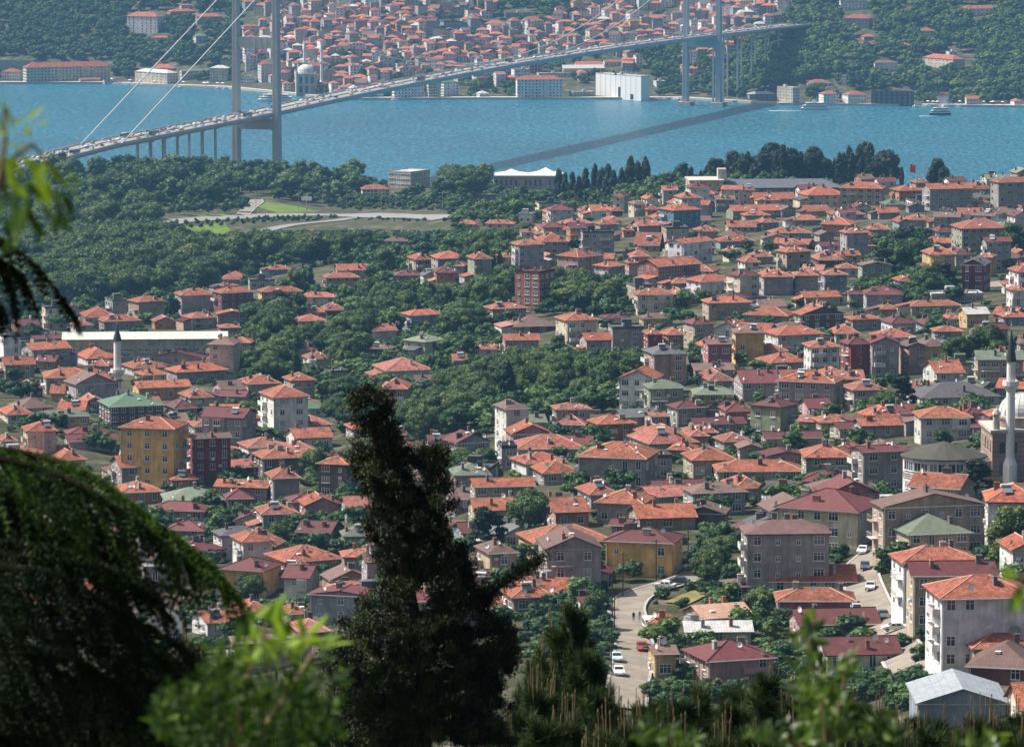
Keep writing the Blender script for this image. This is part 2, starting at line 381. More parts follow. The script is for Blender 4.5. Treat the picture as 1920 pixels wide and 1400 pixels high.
# ------------------------------------------------------------------ suspension bridge
D1 = 3606.0; T1 = at(481, 213, D1); AX = Vector((0.3400, 0.9404, 0)).normalized(); PERP = Vector((AX.y, -AX.x, 0)); BANG = math.atan2(-AX.x, AX.y)
SPAN = 1074.0; DZ0 = T1.z
def deck_z(t):
    if t < 0: return DZ0 + t * (2.0 / 271) - max(0, -t - 271) * .028
    if t > SPAN: return DZ0 - (t - SPAN) * .018
    return DZ0 + 5.0 * (1 - (2 * t / SPAN - 1) ** 2)
def bp(t, o, z): return Vector((T1.x, T1.y, 0)) + AX * t + PERP * o + Vector((0, 0, z))
BR = thing('suspension_bridge', 'long grey suspension bridge with two portal towers crossing the strait', 'bridge', bp(0, 0, 0))
BR0 = Vector(BR.location)
class BMB(MB):
    def build(s, name, mat, parent=None, **k):
        s.v = [(v[0] - BR0.x, v[1] - BR0.y, v[2] - BR0.z) for v in s.v]; return MB.build(s, name, mat, parent, **k)
HW = 13.3
def ring(t, o, z, hx, hy): return [bp(t - hy, o - hx, z), bp(t - hy, o + hx, z), bp(t + hy, o + hx, z), bp(t + hy, o - hx, z)]
for t in (0, SPAN):
    for sgn in (-1, 1):
        mb = BMB(); n = 12; zt = 165.0
        for i in range(n):
            z0 = -6 + (zt + 6) * i / n; z1 = -6 + (zt + 6) * (i + 1) / n
            f0 = 1 - .25 * i / n; f1 = 1 - .25 * (i + 1) / n; o0 = sgn * (16.3 - .6 * i / n); o1 = sgn * (16.3 - .6 * (i + 1) / n)
            a = ring(t, o0, z0 + .12, 2.65 * f0, 3.5 * f0); b = ring(t, o1, z1 - .12, 2.65 * f1, 3.5 * f1); mb.prism(a, b)
            mb.prism(ring(t, o1, z1 - .12, 2.5 * f1, 3.35 * f1), ring(t, o1, z1 + .12, 2.5 * f1, 3.35 * f1))
            for k in (-1, 1):
                mb.prism(ring(t - 3.5 * f0 - .1, o0 + k * 1.7 * f0, z0 + .5, .35, .14), ring(t - 3.5 * f1 - .1, o1 + k * 1.7 * f1, z1 - .5, .35, .14))
        leg = mb.build('tower_leg', M['steel'], BR)
        mb = BMB(); mb.prism(ring(t, sgn * 16, -8, 7, 8), ring(t, sgn * 16, 3.5, 6.2, 7.2)); mb.build('plinth', M['conc'], leg)
    for zb, hh, hy in ((DZ0 - 7.6, 3.9, 2.6), (118, 3.9, 2.3), (159, 3.6, 2.2)):
        mb = BMB()
        mb.prism([bp(t + s, o, zb + dz) for s, o, dz in ((-hy,-14,-hh),(-hy,14,-hh),(hy,14,-hh),(hy,-14,-hh))], [bp(t + s, o, zb + dz) for s, o, dz in ((-hy,-14,hh),(-hy,14,hh),(hy,14,hh),(hy,-14,hh))])
        for o in (-9, -4.5, 0, 4.5, 9): mb.prism(ring(t - hy - .08, o, zb - hh + .4, .25, .12), ring(t - hy - .08, o, zb + hh - .4, .25, .12))
        mb.build('portal_beam', M['steel'], BR)
def along(t0, t1, prof, st=12.0):
    mb = BMB(); n = int((t1 - t0) / st); rows = [[bp(t0 + (t1 - t0) * i / n, o, deck_z(t0 + (t1 - t0) * i / n) + z) for o, z in prof] for i in range(n + 1)]
    for a, b in zip(rows[:-1], rows[1:]):
        for k in range(len(prof) - 1): mb.face([a[k], a[k + 1], b[k + 1], b[k]])
    return mb
TA, TB = -620.0, SPAN + 330
along(TA, TB, [(-HW, -.3), (-HW - .2, -1.0), (-9, -3.3), (9, -3.3), (HW + .2, -1.0), (HW, -.3), (HW, 0), (-HW, 0), (-HW, -.3)]).build('deck', M['steel'], BR)
rd = along(TA, TB, [(-HW + 1.6, .05), (HW - 1.6, .05)]).build('roadway', plain('bridge_asphalt', (.26,.25,.24), .9, .2, 0, .2, .05), BR)
for o in (-7.2, -3.6, 3.6, 7.2):
    mb = BMB(); t = TA
    while t < TB:
        mb.face([bp(t, o - .12, deck_z(t) + .07), bp(t, o + .12, deck_z(t) + .07), bp(t + 5, o + .12, deck_z(t + 5) + .07), bp(t + 5, o - .12, deck_z(t + 5) + .07)]); t += 14
    mb.build('lane_marking', M['white'], rd, kind='stuff')
for o in (-HW + 1.3, HW - 1.3, 0, -HW + .1, HW - .1):
    mb = along(TA, TB, [(o - .12, .05), (o - .12, .75), (o + .12, .75), (o + .12, .05)])
    mb.build('barrier', M['rail'] if abs(o) > 1 else M['conc'], BR)
for sgn in (-1, 1):
    mb = BMB(); t = TA
    while t < TB:
        o = sgn * (HW - .1); mb.prism(ring(t, o, deck_z(t), .08, .08), ring(t, o, deck_z(t) + 1.5, .08, .08)); t += 6
    for zz in (1.1, 1.5):
        for i in range(int((TB - TA) / 12)):
            t = TA + 12 * i; mb.tube(bp(t, sgn * (HW - .1), deck_z(t) + zz), bp(t + 12, sgn * (HW - .1), deck_z(t + 12) + zz), .06, 4)
    mb.build('railing', M['rail'], BR, kind='stuff')
def cable_z(t):
    if t < 0: return 164.5 + (t / 271.0) * (164.5 - deck_z(-271) - .3)
    if t > SPAN: return 164.5 - ((t - SPAN) / 255.0) * (164.5 - deck_z(SPAN + 255) - .3)
    q = 2 * t / SPAN - 1; return 72.5 + (164.5 - 72.5) * q * q
for sgn in (-1, 1):
    for t0, t1, n in ((-271, 0, 1), (0, SPAN, 60), (SPAN, SPAN + 255, 1)):
        mb = BMB()
        for i in range(n):
            a = t0 + (t1 - t0) * i / n; b = t0 + (t1 - t0) * (i + 1) / n
            mb.tube(bp(a, sgn * 14.6, cable_z(a)), bp(b, sgn * 14.6, cable_z(b)), .42 if n == 1 else .36, 8)
        mb.build('main_cable', M['cable'], BR)
    mb = BMB(); n = 58
    for i in range(1, n):
        t = SPAN * i / n
        for dt in (-7, 7):
            if cable_z(t) - deck_z(t) > 5: mb.tube(bp(t, sgn * 14.6, cable_z(t)), bp(t + dt, sgn * (HW + .1), deck_z(t) - .3), .045, 4)
    mb.build('hangers', M['cable'], BR, kind='stuff')
for tt in [min(np.arange(-300, 0, 1.0), key=lambda q: abs(pix(bp(q, 0, 55))[0] - x_)) for x_ in (270, 293, 321, 367, 392)] + [SPAN + 50, SPAN + 95, SPAN + 140, SPAN + 185, SPAN + 230]:
    for o in (-5.0, 5.0):
        p = bp(tt, o, 0); zb = max(-4, tz(p.x, p.y) - 4); mb = BMB()
        if deck_z(tt) - zb < 6: continue
        mb.prism(ring(tt, o, zb, .75, .9), ring(tt, o, deck_z(tt) - 3.2, .7, .85)); mb.prism(ring(tt, o, deck_z(tt) - 4.2, 2.2, 1.4), ring(tt, o, deck_z(tt) - 3.1, 2.6, 1.5))
        mb.build('pier', M['steel'], BR)
# lamp posts on the bridge
mb = MB(); mb.tube((0,0,0), (0,0,11), .14, 6, .09); lp_m = mb.mesh('lamp_post', [M['rail']])
mb = MB(); mb.tube((0,0,10.9), (0,-2.2,11.5), .07, 5); mb.box(-.18, .18, -3.1, -2.1, 11.42, 11.6); la_m = mb.mesh('lamp_arm', [M['rail']])
k = 0
for tt in list(range(-500, 0, 55)) + list(range(40, 1290, 62)):
    for sgn in (-1, 1):
        r = thing('street_lamp', 'slim grey lamp post with one arm along the bridge deck', 'street lamp', bp(tt, sgn * (HW - .7), deck_z(tt)), BANG + (math.pi / 2 if sgn > 0 else -math.pi / 2) - math.pi / 1 * 0, 'lamp posts along the bridge')
        r.rotation_euler.z = math.atan2(-PERP.x * -sgn, PERP.y * -sgn) + math.pi
        obj('post', lp_m, r); obj('lamp_arm', la_m, r)

# ------------------------------------------------------------------ houses: the kit
RC = {'o': (.36,.128,.080), 'p': (.33,.145,.118), 'r': (.120,.033,.033), 'b': (.145,.085,.070), 'g': (.085,.155,.095), 'e': (.135,.165,.115), 'k': (.095,.095,.10), 'w': (.42,.42,.40), 'q': (.46,.28,.20), 's': (.27,.30,.35)}
WC = {'g': (.35,.325,.30), 'c': (.60,.53,.41), 'w': (.62,.605,.58), 'W': (.74,.73,.71), 'y': (.55,.39,.17), 'Y': (.78,.48,.18), 'p': (.44,.29,.26), 'P': (.42,.15,.165), 'r': (.20,.085,.08), 'R': (.23,.055,.05),
      'n': (.30,.33,.235), 'b': (.26,.30,.34), 'B': (.10,.20,.31), 't': (.42,.345,.27), 'o': (.48,.22,.11), 'l': (.38,.335,.36), 'm': (.15,.115,.10), 'x': (.27,.115,.085), 'G': (.30,.40,.27), 'k': (.06,.08,.09)}
RN = {'o': 'orange tiled', 'p': 'faded red tiled', 'r': 'maroon', 'b': 'brown', 'g': 'green', 'e': 'olive', 'k': 'dark grey', 'w': 'white', 'q': 'rust-streaked white', 's': 'pale blue'}
WN = {'g': 'grey', 'c': 'cream', 'w': 'off-white', 'W': 'white', 'y': 'ochre', 'Y': 'bright yellow', 'p': 'pale pink', 'P': 'rose pink', 'r': 'dark red', 'R': 'crimson', 'n': 'pale green', 'b': 'blue-grey', 'B': 'blue',
      't': 'beige', 'o': 'orange', 'l': 'lilac', 'm': 'dark brown', 'x': 'red brick', 'G': 'green', 'k': 'black'}
TN = {'H': 'hipped', 'G': 'front-gabled', 'S': 'ridged', 'F': 'flat', 'P': 'pyramid'}
TILES = {'A': (0,260,3), 'B': (640,260,3), 'C': (1280,260,3), 'D': (0,580,3), 'E': (640,580,3), 'F': (1280,580,3), 'G': (0,900,2.8), 'H': (640,900,2.8), 'I': (1280,900,2.8), 'J': (0,0,3), 'K': (640,0,3), 'L': (1280,0,3)}
_wm = {}
def win_mesh(w, h, split):
    key = (round(w, 1), round(h, 1), split)
    if key in _wm: return _wm[key]
    w, h = key[0], key[1]; a = MB(); t = .09
    a.box(-w/2-t, w/2+t, -.07, .02, -t, 0); a.box(-w/2-t, w/2+t, -.07, .02, h, h+t); a.box(-w/2-t, -w/2, -.07, .02, 0, h); a.box(w/2, w/2+t, -.07, .02, 0, h)
    n = 2 if w < 1.5 else 3
    for i in range(1, n): a.box(-w/2 + w*i/n - .045, -w/2 + w*i/n + .045, -.06, .02, 0, h)
    if h < 1.7: a.box(-w/2, w/2, -.055, .02, h*.66, h*.66 + .07)
    a.box(-w/2-.16, w/2+.16, -.16, .02, -t-.08, -t)
    g = MB(); g.face([(-w/2, -.025, 0), (w/2, -.025, 0), (w/2, -.025, h), (-w/2, -.025, h)])
    if split: r = (a.mesh('window', [M['frame']]), g.mesh('pane', [M['glass']]))
    else:
        for f, pts in ((0, g),): a.face(g.v, 1)
        r = (a.mesh('window', [M['frame'], M['glass']]), None)
    _wm[key] = r; return r
def dish_mesh():
    a = MB(); n = 10; pr = [(0, .10), (.22, .07), (.42, 0)]
    R_ = [[(r * math.cos(6.2832*i/n), -z0, .35 + r * math.sin(6.2832*i/n)) for i in range(n)] for r, z0 in ((.01, -.12), (.26, -.09), (.46, .02))]
    for A, B in zip(R_[:-1], R_[1:]):
        for i in range(n): a.face([A[i], A[(i+1) % n], B[(i+1) % n], B[i]])
    a.tube((0, .1, -.5), (0, .1, .35), .035, 4); a.tube((0, .05, .0), (0, -.42, .3), .02, 4); return a.mesh('satellite_dish', [M['white']])
DISH = dish_mesh()
def chim_mesh(w, h):
    a = MB(); a.box(-w/2, w/2, -.3, .3, -1.2, h); a.box(-w/2-.08, w/2+.08, -.38, .38, h, h+.1)
    for i in range(int(w / .35)): a.tube((-w/2 + .25 + i*.35, 0, h+.1), (-w/2 + .25 + i*.35, 0, h+.4), .09, 5)
    return a.mesh('chimney', [M['wall']])
CHIM = [chim_mesh(.6, 1.3), chim_mesh(1.0, 1.2), chim_mesh(1.5, 1.0)]
def mk_skylight():
    a = MB(); a.box(-.45, .45, -.6, .6, -.2, .12); return a.mesh('skylight', [M['frame']])
SKYL = mk_skylight()
def mk_ac(): a = MB(); a.box(-.42, .42, -.42, -.08, 0, .6); return a.mesh('air_conditioner', [M['frame']])
ACU = mk_ac()
def mk_solar():
    a = MB(); a.face([(-.9, -.8, .1), (.9, -.8, .1), (.9, .5, 1.0), (-.9, .5, 1.0)], 0); a.face([(-.9, .5, .95), (.9, .5, .95), (.9, -.8, .05), (-.9, -.8, .05)], 0); a.tube((-1.0, .6, 1.25), (1.0, .6, 1.25), .27, 8, m=1)
    for x in (-.8, .8): a.tube((x, .55, -.5), (x, .55, 1.1), .04, 4, m=1)
    return a.mesh('solar_heater', [M['glass'], M['frame']])
SOLH = mk_solar()
def balc_mesh(w, d, kind):
    a = MB(); a.box(-w/2, w/2, -d, -.01, -.16, 0)
    if kind == 0: a.box(-w/2, w/2, -d, -d + .1, 0, .95); a.box(-w/2, -w/2+.1, -d+.1, -.01, 0, .95); a.box(w/2-.1, w/2, -d+.1, -.01, 0, .95); 
    else:
        a.box(-w/2, w/2, -d, -d+.05, .9, .96); a.box(-w/2, -w/2+.05, -d+.05, -.01, .9, .96); a.box(w/2-.05, w/2, -d+.05, -.01, .9, .96)
        for i in range(int(w / .35) + 1): x = -w/2 + .03 + i * (w - .06) / int(w / .35); a.box(x-.02, x+.02, -d+.01, -d+.04, 0, .9)
    return a.mesh('balcony', [M['wall']])
_bm = {}
def balc(w, kind):
    k = (round(w * 2) / 2, kind)
    if k not in _bm: _bm[k] = balc_mesh(k[0], 1.2, kind)
    return _bm[k]
def roof_geo(mb, typ, w, d, h, rise, ov=.5, m=0, extra=None):
    """roof over the footprint x -w/2..w/2, y 0..d; returns ridge segments and a height function"""
    x0, x1, y0, y1 = -w/2 - ov, w/2 + ov, -ov, d + ov; W, Dp = x1 - x0, y1 - y0; zt = h + rise; e = h - .02; th_ = .18
    def slope(pts, ax):
        # ax: eave direction
        P = [Vector(p) for p in pts]; u = Vector(ax).normalized(); nrm = (P[1] - P[0]).cross(P[2] - P[0]).normalized(); v = nrm.cross(u)
        if v.z < 0: v = -v
        mb.face(P, m, [((p - P[0]).dot(u) + 50, (p - P[0]).dot(v) + 50) for p in P])
    seg = []
    if typ in 'HP':
        if W >= Dp: r = Dp / 2 * (1 if typ == 'H' else 1); A = Vector((x0 + r, (y0+y1)/2, zt)); B = Vector((x1 - r, (y0+y1)/2, zt))
        else: r = W / 2; A = Vector(((x0+x1)/2, y0 + r, zt)); B = Vector(((x0+x1)/2, y1 - r, zt))
        if typ == 'P': A = B = Vector(((x0+x1)/2, (y0+y1)/2, zt))
        c = [Vector(p) for p in ((x0,y0,e),(x1,y0,e),(x1,y1,e),(x0,y1,e))]
        if typ == 'P':
            for i in range(4): slope([c[i], c[(i+1)%4], A], c[(i+1)%4] - c[i])
            seg = [(q, A) for q in c]
        elif W >= Dp:
            slope([c[0], c[1], B, A], (1,0,0)); slope([c[2], c[3], A, B], (1,0,0)); slope([c[1], c[2], B], (0,1,0)); slope([c[3], c[0], A], (0,1,0))
            seg = [(A, B), (c[0], A), (c[3], A), (c[1], B), (c[2], B)]
        else:
            slope([c[0], c[1], A], (1,0,0)); slope([c[2], c[3], B], (1,0,0)); slope([c[1], c[2], B, A], (0,1,0)); slope([c[3], c[0], A, B], (0,1,0))
            seg = [(A, B), (c[0], A), (c[1], A), (c[2], B), (c[3], B)]
        lo = [(p.x, p.y, p.z - th_) for p in c]
        for i in range(4): mb.face([lo[i], lo[(i+1)%4], c[(i+1)%4], c[i]], m)
        mb.face(list(reversed(lo)), m)
        def hz(x, y): return min(rise, max(0, min(x - x0, x1 - x, y - y0, y1 - y) * rise / (min(W, Dp) / 2))) + h
    elif typ == 'G':
        ym = 0
        for s in (-1, 1):
            xe = x0 if s < 0 else x1; P = [Vector((xe, y0, e)), Vector((0, y0, zt)), Vector((0, y1, zt)), Vector((xe, y1, e))]
            if s > 0: P = [P[0], P[3], P[2], P[1]]
            else: P = [P[1], P[2], P[3], P[0]]
            slope(P, (0,1,0)); L = [p - Vector((0,0,th_)) for p in P]; mb.face(list(reversed(L)), m)
            for i in range(4): mb.face([L[i], L[(i+1)%4], P[(i+1)%4], P[i]], m)
        seg = [(Vector((0,y0,zt)), Vector((0,y1,zt)))]
        def hz(x, y): return h + rise * (1 - min(1, abs(x) / (W/2)))
    else:
        ym = d / 2
        for s in (-1, 1):
            ye_ = y0 if s < 0 else y1; P = [Vector((x0, ye_, e)), Vector((x1, ye_, e)), Vector((x1, ym, zt)), Vector((x0, ym, zt))]
            if s > 0: P = [P[1], P[0], P[3], P[2]]
            slope(P, (1,0,0)); L = [p - Vector((0,0,th_)) for p in P]; mb.face(list(reversed(L)), m)
            for i in range(4): mb.face([L[i], L[(i+1)%4], P[(i+1)%4], P[i]], m)
        seg = [(Vector((x0,ym,zt)), Vector((x1,ym,zt)))]
        def hz(x, y): return h + rise * (1 - min(1, abs(y - ym) / (Dp/2)))
    return seg, hz
HOUSES = []
def jit(c, a=.10):
    k = 1 + random.uniform(-a, a); return tuple(max(.01, min(.85, x * k * (1 + random.uniform(-.04, .04)))) for x in c)
def house(tile, x0, x1, ye, yb, yr, typ, rc, wc, L=0, far=False, dep=None, name='house', cat='house', label=None, win=None, bal=None, grp=None, gap=False):
    ox, oy, sc = TILES[tile]; x0, x1 = ox + x0/sc, ox + x1/sc; ye, yb, yr, L = oy + ye/sc, oy + yb/sc, oy + yr/sc, L/sc
    P = hit((x0+x1)/2, yb, far)
    if P is None: return None
    s = F / P.y; ext = max(2, ye - yr) / s
    el = (CAMZ - P.z) / P.y
    Wt = (x1 - x0) / s
    if dep: d = dep
    elif typ in 'HP': d = ext / (.215 + el/2)
    elif typ == 'S': d = ext / (.19 + el/2)
    elif typ == 'G': d = (ext - .2 * Wt) / el
    else: d = random.uniform(8, 12)
    if not dep: d = min(max(d, 7.0), 15.0, max(7.5, Wt * 1.5))
    az = P.x / P.y
    if L: phi = math.copysign(math.asin(min(.75, abs(L) / s / d)), L)
    else: phi = R(random.uniform(5, 25) if random.random() < .82 else random.uniform(-18, -6)); L = math.copysign(min(abs(d * math.sin(phi) * s), (.34 * (x1 - x0))), phi); phi = math.asin(max(-.7, min(.7, L / s / d)))
    wpx = (x1 - x0) - abs(L); w = max(3.5, wpx / s / math.cos(phi)); psi = phi - az
    xc = x0 + (L if L > 0 else 0) + wpx / 2
    P2 = hit(xc, yb, far) or P
    s = F / P2.y; h = max(2.6, (yb - ye) / s / .985)
    el = (CAMZ - P2.z) / P2.y
    if typ in 'HP': rise = max(.9, min(ext - el * min(d, w)/2 - .1, .30 * min(w, d)))
    elif typ == 'S': rise = max(.8, min(ext - el * d/2, .3 * d))
    elif typ == 'G': rise = max(1.0, min(ext - el * d, .26 * w)) if not dep else max(.8, .17 * w)
    else: rise = 0
    st = max(1, round(h / 2.95))
    if name == 'house': name = ('cottage', 'house', 'town_house')[st - 1] if st <= 3 else 'apartment_building'
    root = thing(name, label or '', cat, P2, psi)
    if grp: root['group'] = grp
    wcol = jit(WC[wc], .08); rcol = jit(RC[rc], .22)
    if rc == 'o': k_ = random.random(); rcol = tuple(a * (1 - .55*k_) + b * .55*k_ for a, b in zip(rcol, (.27,.125,.095)))
    fine = s > 5.2; vnear = s > 7.2
    # walls
    mb = MB(); base = -7.0
    if typ == 'G':
        a = [(-w/2,0,base),(w/2,0,base),(w/2,0,h-.03),(0,0,h+rise-.22),(-w/2,0,h-.03)]; b = [(x,d,z) for x,_,z in a]; mb.prism(a, b)
    elif typ == 'S':
        a = [(-w/2,0,base),(-w/2,d,base),(-w/2,d,h-.03),(-w/2,d/2,h+rise-.22),(-w/2,0,h-.03)]; b = [(w/2,y,z) for _,y,z in a]; mb.prism(a, b)
    else: mb.box(-w/2, w/2, 0, d, base, h - (.03 if typ != 'F' else 0))
    walls = mb.build('wall', M['brick'] if wc == 'x' else M['white'] if win == (0, 0) and far else M['wall'], root, color=wcol)
    # roof
    hz = lambda x, y: h
    if typ == 'F':
        mb = MB(); t = .22
        mb.box(-w/2-.12, w/2+.12, -.12, d+.12, h, h+.22)
        for q in ((-w/2-.1, w/2+.1, -.1, t-.1), (-w/2-.1, w/2+.1, d-t+.1, d+.1), (-w/2-.1, -w/2+t-.1, t-.1, d-t+.1), (w/2-t+.1, w/2+.1, t-.1, d-t+.1)): mb.box(*q, h+.22, h+.8)
        if w > 6 and not dep: a = random.uniform(-w/4, w/4); mb.box(a-1.5, a+1.5, d*.4, d*.4+2.6, h+.22, h+2.6)
        roof = mb.build('roof', M['wall'], root, color=rcol)
        hz = lambda x, y: h + .2
    else:
        mb = MB(); seg, hz = roof_geo(mb, typ, w, d, h, rise, .55 if not far else .4)
        roof = mb.build('roof', M['tile'] if rc in 'op' else M['sheet'], root, color=rcol)
        if s > 3.4 and rc in 'opr':
            mb = MB()
            for A, B in seg: mb.tube(A, B, .13, 5)
            mb.build('ridge_cap', M['ridge'] if rc != 'r' else M['tile'], roof, color=rcol)
        if s > 3.4 and random.random() < .75:      # gutter
            mb = MB(); o_ = .62
            mb.box(-w/2-o_, w/2+o_, -o_-.03, -o_+.1, h-.2, h-.04); mb.box(-w/2+.15, -w/2+.27, -.14, -.02, -1, h-.2); mb.build('gutter', M['frame'] if random.random() < .5 else M['conc'], root)
    # lean-to annex and projecting upper floors
    bay = None
    if cat == 'house' and not far and typ != 'F':
        if random.random() < .38 and w > 6 and (gap or s < 6.5):
            aw, ad, ah = random.uniform(2.6, 4.4), random.uniform(.45, .8) * d, min(3.4, random.uniform(.45, .85) * h) if st > 1 else 2.3
            sd_ = random.choice((-1, 1)); x_ = sd_ * (w/2 + aw/2); y_ = random.uniform(.02, .3) * d
            mb = MB(); mb.box(x_ - aw/2 + (.01 if sd_ > 0 else 0), x_ + aw/2 - (0 if sd_ > 0 else .01), y_, y_ + ad, base, ah); an = mb.build('annex', M['wall'], root, color=jit(WC[random.choice('gwtcl')], .1))
            mb = MB(); z0, z1 = ah + .02, ah + .9; xi, xo = sd_ * (w/2 + .02), sd_ * (w/2 + aw + .35)
            P_ = [(xi, y_-.3, z1), (xo, y_-.3, z0), (xo, y_+ad+.3, z0), (xi, y_+ad+.3, z1)]; U_ = [(50, 50+aw), (50, 50), (50+ad, 50), (50+ad, 50+aw)]
            if sd_ < 0: P_.reverse(); U_.reverse()
            mb.face(P_, 0, U_); lo = [(a_, b_, c_ - .15) for a_, b_, c_ in P_]; mb.face(list(reversed(lo)))
            for i_ in range(4): mb.face([lo[i_], lo[(i_+1) % 4], P_[(i_+1) % 4], P_[i_]])
            mb.build('annex_roof', M['tile'] if rc in 'op' else M['sheet'], an, color=jit(RC[random.choice('oprbk')], .15))
        if st >= 2 and random.random() < (.42 if gap or s < 7 else .2):
            bw_ = random.uniform(.35, .6) * w; bx_ = random.choice((-1, 1)) * (w - bw_) / 2 * .96; bay = (bx_ - bw_/2, bx_ + bw_/2, .75)
            mb = MB(); mb.box(bay[0], bay[1], -.75, -.005, h / st - .1, h - .25); mb.build('projecting_bay', M['wall'], root, color=jit(wcol, .05))
    # windows
    items = []; fh = h / st
    def face_windows(width, n, side, keep, zoff=0):
        if n < 1: return
        types = []
        for i in range(n):
            r = random.random(); types.append((1.25, 1.35) if r < .5 else (1.8, 1.4) if r < .78 else (.7, .8) if r < .9 else (1.0, 1.9))
        for j in range(st):
            for i in range(n):
                if random.random() > keep: continue
                ww, hh = types[i]; x = -width/2 + width * (i + .5) / n
                hh = min(hh, fh - .9); items.append((side, x, j * fh + min(.95, fh - hh - .35), ww, hh))
    if win: face_windows(w, win[0], 0, 1.0); face_windows(d, win[1], -1, 1.0); face_windows(d, win[1], 1, 1.0)
    else:
        nf = max(1, int(w / random.uniform(2.5, 3.6))); blank = random.random()
        face_windows(w, nf, 0, .93 if blank > .25 else .35)
        face_windows(d, max(1, int(d / 3.2)), -1, .9); face_windows(d, max(1, int(d / 3.6)), 1, .6)
    def place(side, x, z):
        if side == 0: return (x, -.75 if bay and bay[0] < x < bay[1] and z > h / st - .1 else 0, z), 0
        if side < 0: return (-w/2, d/2 - x, z), -math.pi/2
        return (w/2, d/2 + x, z), math.pi/2
    if fine:
        for side, x, z, ww, hh in items:
            fm, pm = win_mesh(ww, hh, vnear); l, rz = place(side, x, z); o = obj('window', fm, root, l, rz)
            if pm: obj('pane', pm, o)
    else:
        mb = MB(); t = .1
        for side, x, z, ww, hh in items:
            l, rz = place(side, x, z); c_, s_ = math.cos(rz), math.sin(rz)
            T = lambda a, b, c: (l[0] + a*c_ - b*s_, l[1] + a*s_ + b*c_, l[2] + c)
            def bx(a0, a1, b0, b1, c0, c1, m):
                p = [T(a0,b0,c0),T(a1,b0,c0),T(a1,b1,c0),T(a0,b1,c0),T(a0,b0,c1),T(a1,b0,c1),T(a1,b1,c1),T(a0,b1,c1)]
                for q in ((0,1,5,4),(1,2,6,5),(3,0,4,7),(4,5,6,7)): mb.face([p[i] for i in q], m)
            bx(-ww/2-t, ww/2+t, -.05, 0, -t, hh+t, 0); mb.face([T(-ww/2,-.06,0),T(-.04,-.06,0),T(-.04,-.06,hh),T(-ww/2,-.06,hh)], 1); mb.face([T(.04,-.06,0),T(ww/2,-.06,0),T(ww/2,-.06,hh),T(.04,-.06,hh)], 1)
        if items: mb.build('windows', [M['frame'], M['glass']], root, kind='stuff')
    # balconies
    if s > 3.4 and st >= 2:
        sides = []
        if bal is not None: sides = bal
        else:
            if random.random() < .62: sides.append(-1)
            if random.random() < .22: sides.append(0)
        for sd_ in sides:
            width = d if sd_ else w; bw = min(width * .42, 4.5); x = random.choice((-.22, .22)) * width; kd = random.random() < .45
            for j in range(1, st):
                l, rz = place(sd_, x, j * fh); b = obj('balcony', balc(bw, int(kd)), root, l, rz, color=jit(WC['w'] if random.random() < .6 else wcol, .1))
    # chimneys, dishes, skylights
    if s > 2.6 and cat == 'house':
        for i in range(random.choice((1, 1, 2, 2, 3))):
            x = random.uniform(-.36, .36) * w; y = random.uniform(.12, .75) * d; z = hz(x, y)
            obj('chimney', random.choice(CHIM), roof, (x, y, z), random.choice((0, math.pi/2)), color=random.choice(((.20,.18,.17), (.14,.12,.11), (.30,.16,.11), (.4,.38,.35))))
        for i in range(random.choice((0, 1, 1, 2, 3)) if s > 3.6 else random.choice((0, 0, 1))):
            x = random.uniform(-.48, .48) * w; y = random.uniform(-.02, .45) * d; o = obj('satellite_dish', DISH, roof, (x, y, hz(x, y) + .35), random.uniform(-1.2, 1.2) - .2); sz = random.uniform(.85, 1.25); o.scale = (sz, sz, sz)
        if s > 6:
            for i in range(random.choice((0, 0, 1, 2))):
                l, rz = place(random.choice((0, 0, -1)), random.uniform(-.4, .4) * min(w, d), random.uniform(.5, max(.6, h - 1.2))); obj('air_conditioner', ACU, root, l, rz)
        if typ != 'F' and random.random() < .13 and s > 4:
            x = random.uniform(-.25, .25) * w; y = .2 * d; obj('solar_heater', SOLH, roof, (x, y, hz(x, y)), random.uniform(-.3, .3))
        if typ != 'F' and random.random() < .22 and s > 4: obj('skylight', SKYL, roof, (random.uniform(-.25,.25)*w, .22*d, hz(0, .22*d)), 0)
    HOUSES.append(dict(o=root, px=((x0+x1)/2, (ye+yb)/2), top=yr, box=(x0, x1, yr, yb), rc=rc, wc=wc, typ=typ, st=st, s=s, lab=bool(label), far=far, P=P2.copy(), w=w, d=d, psi=psi, auto=False))
    return root

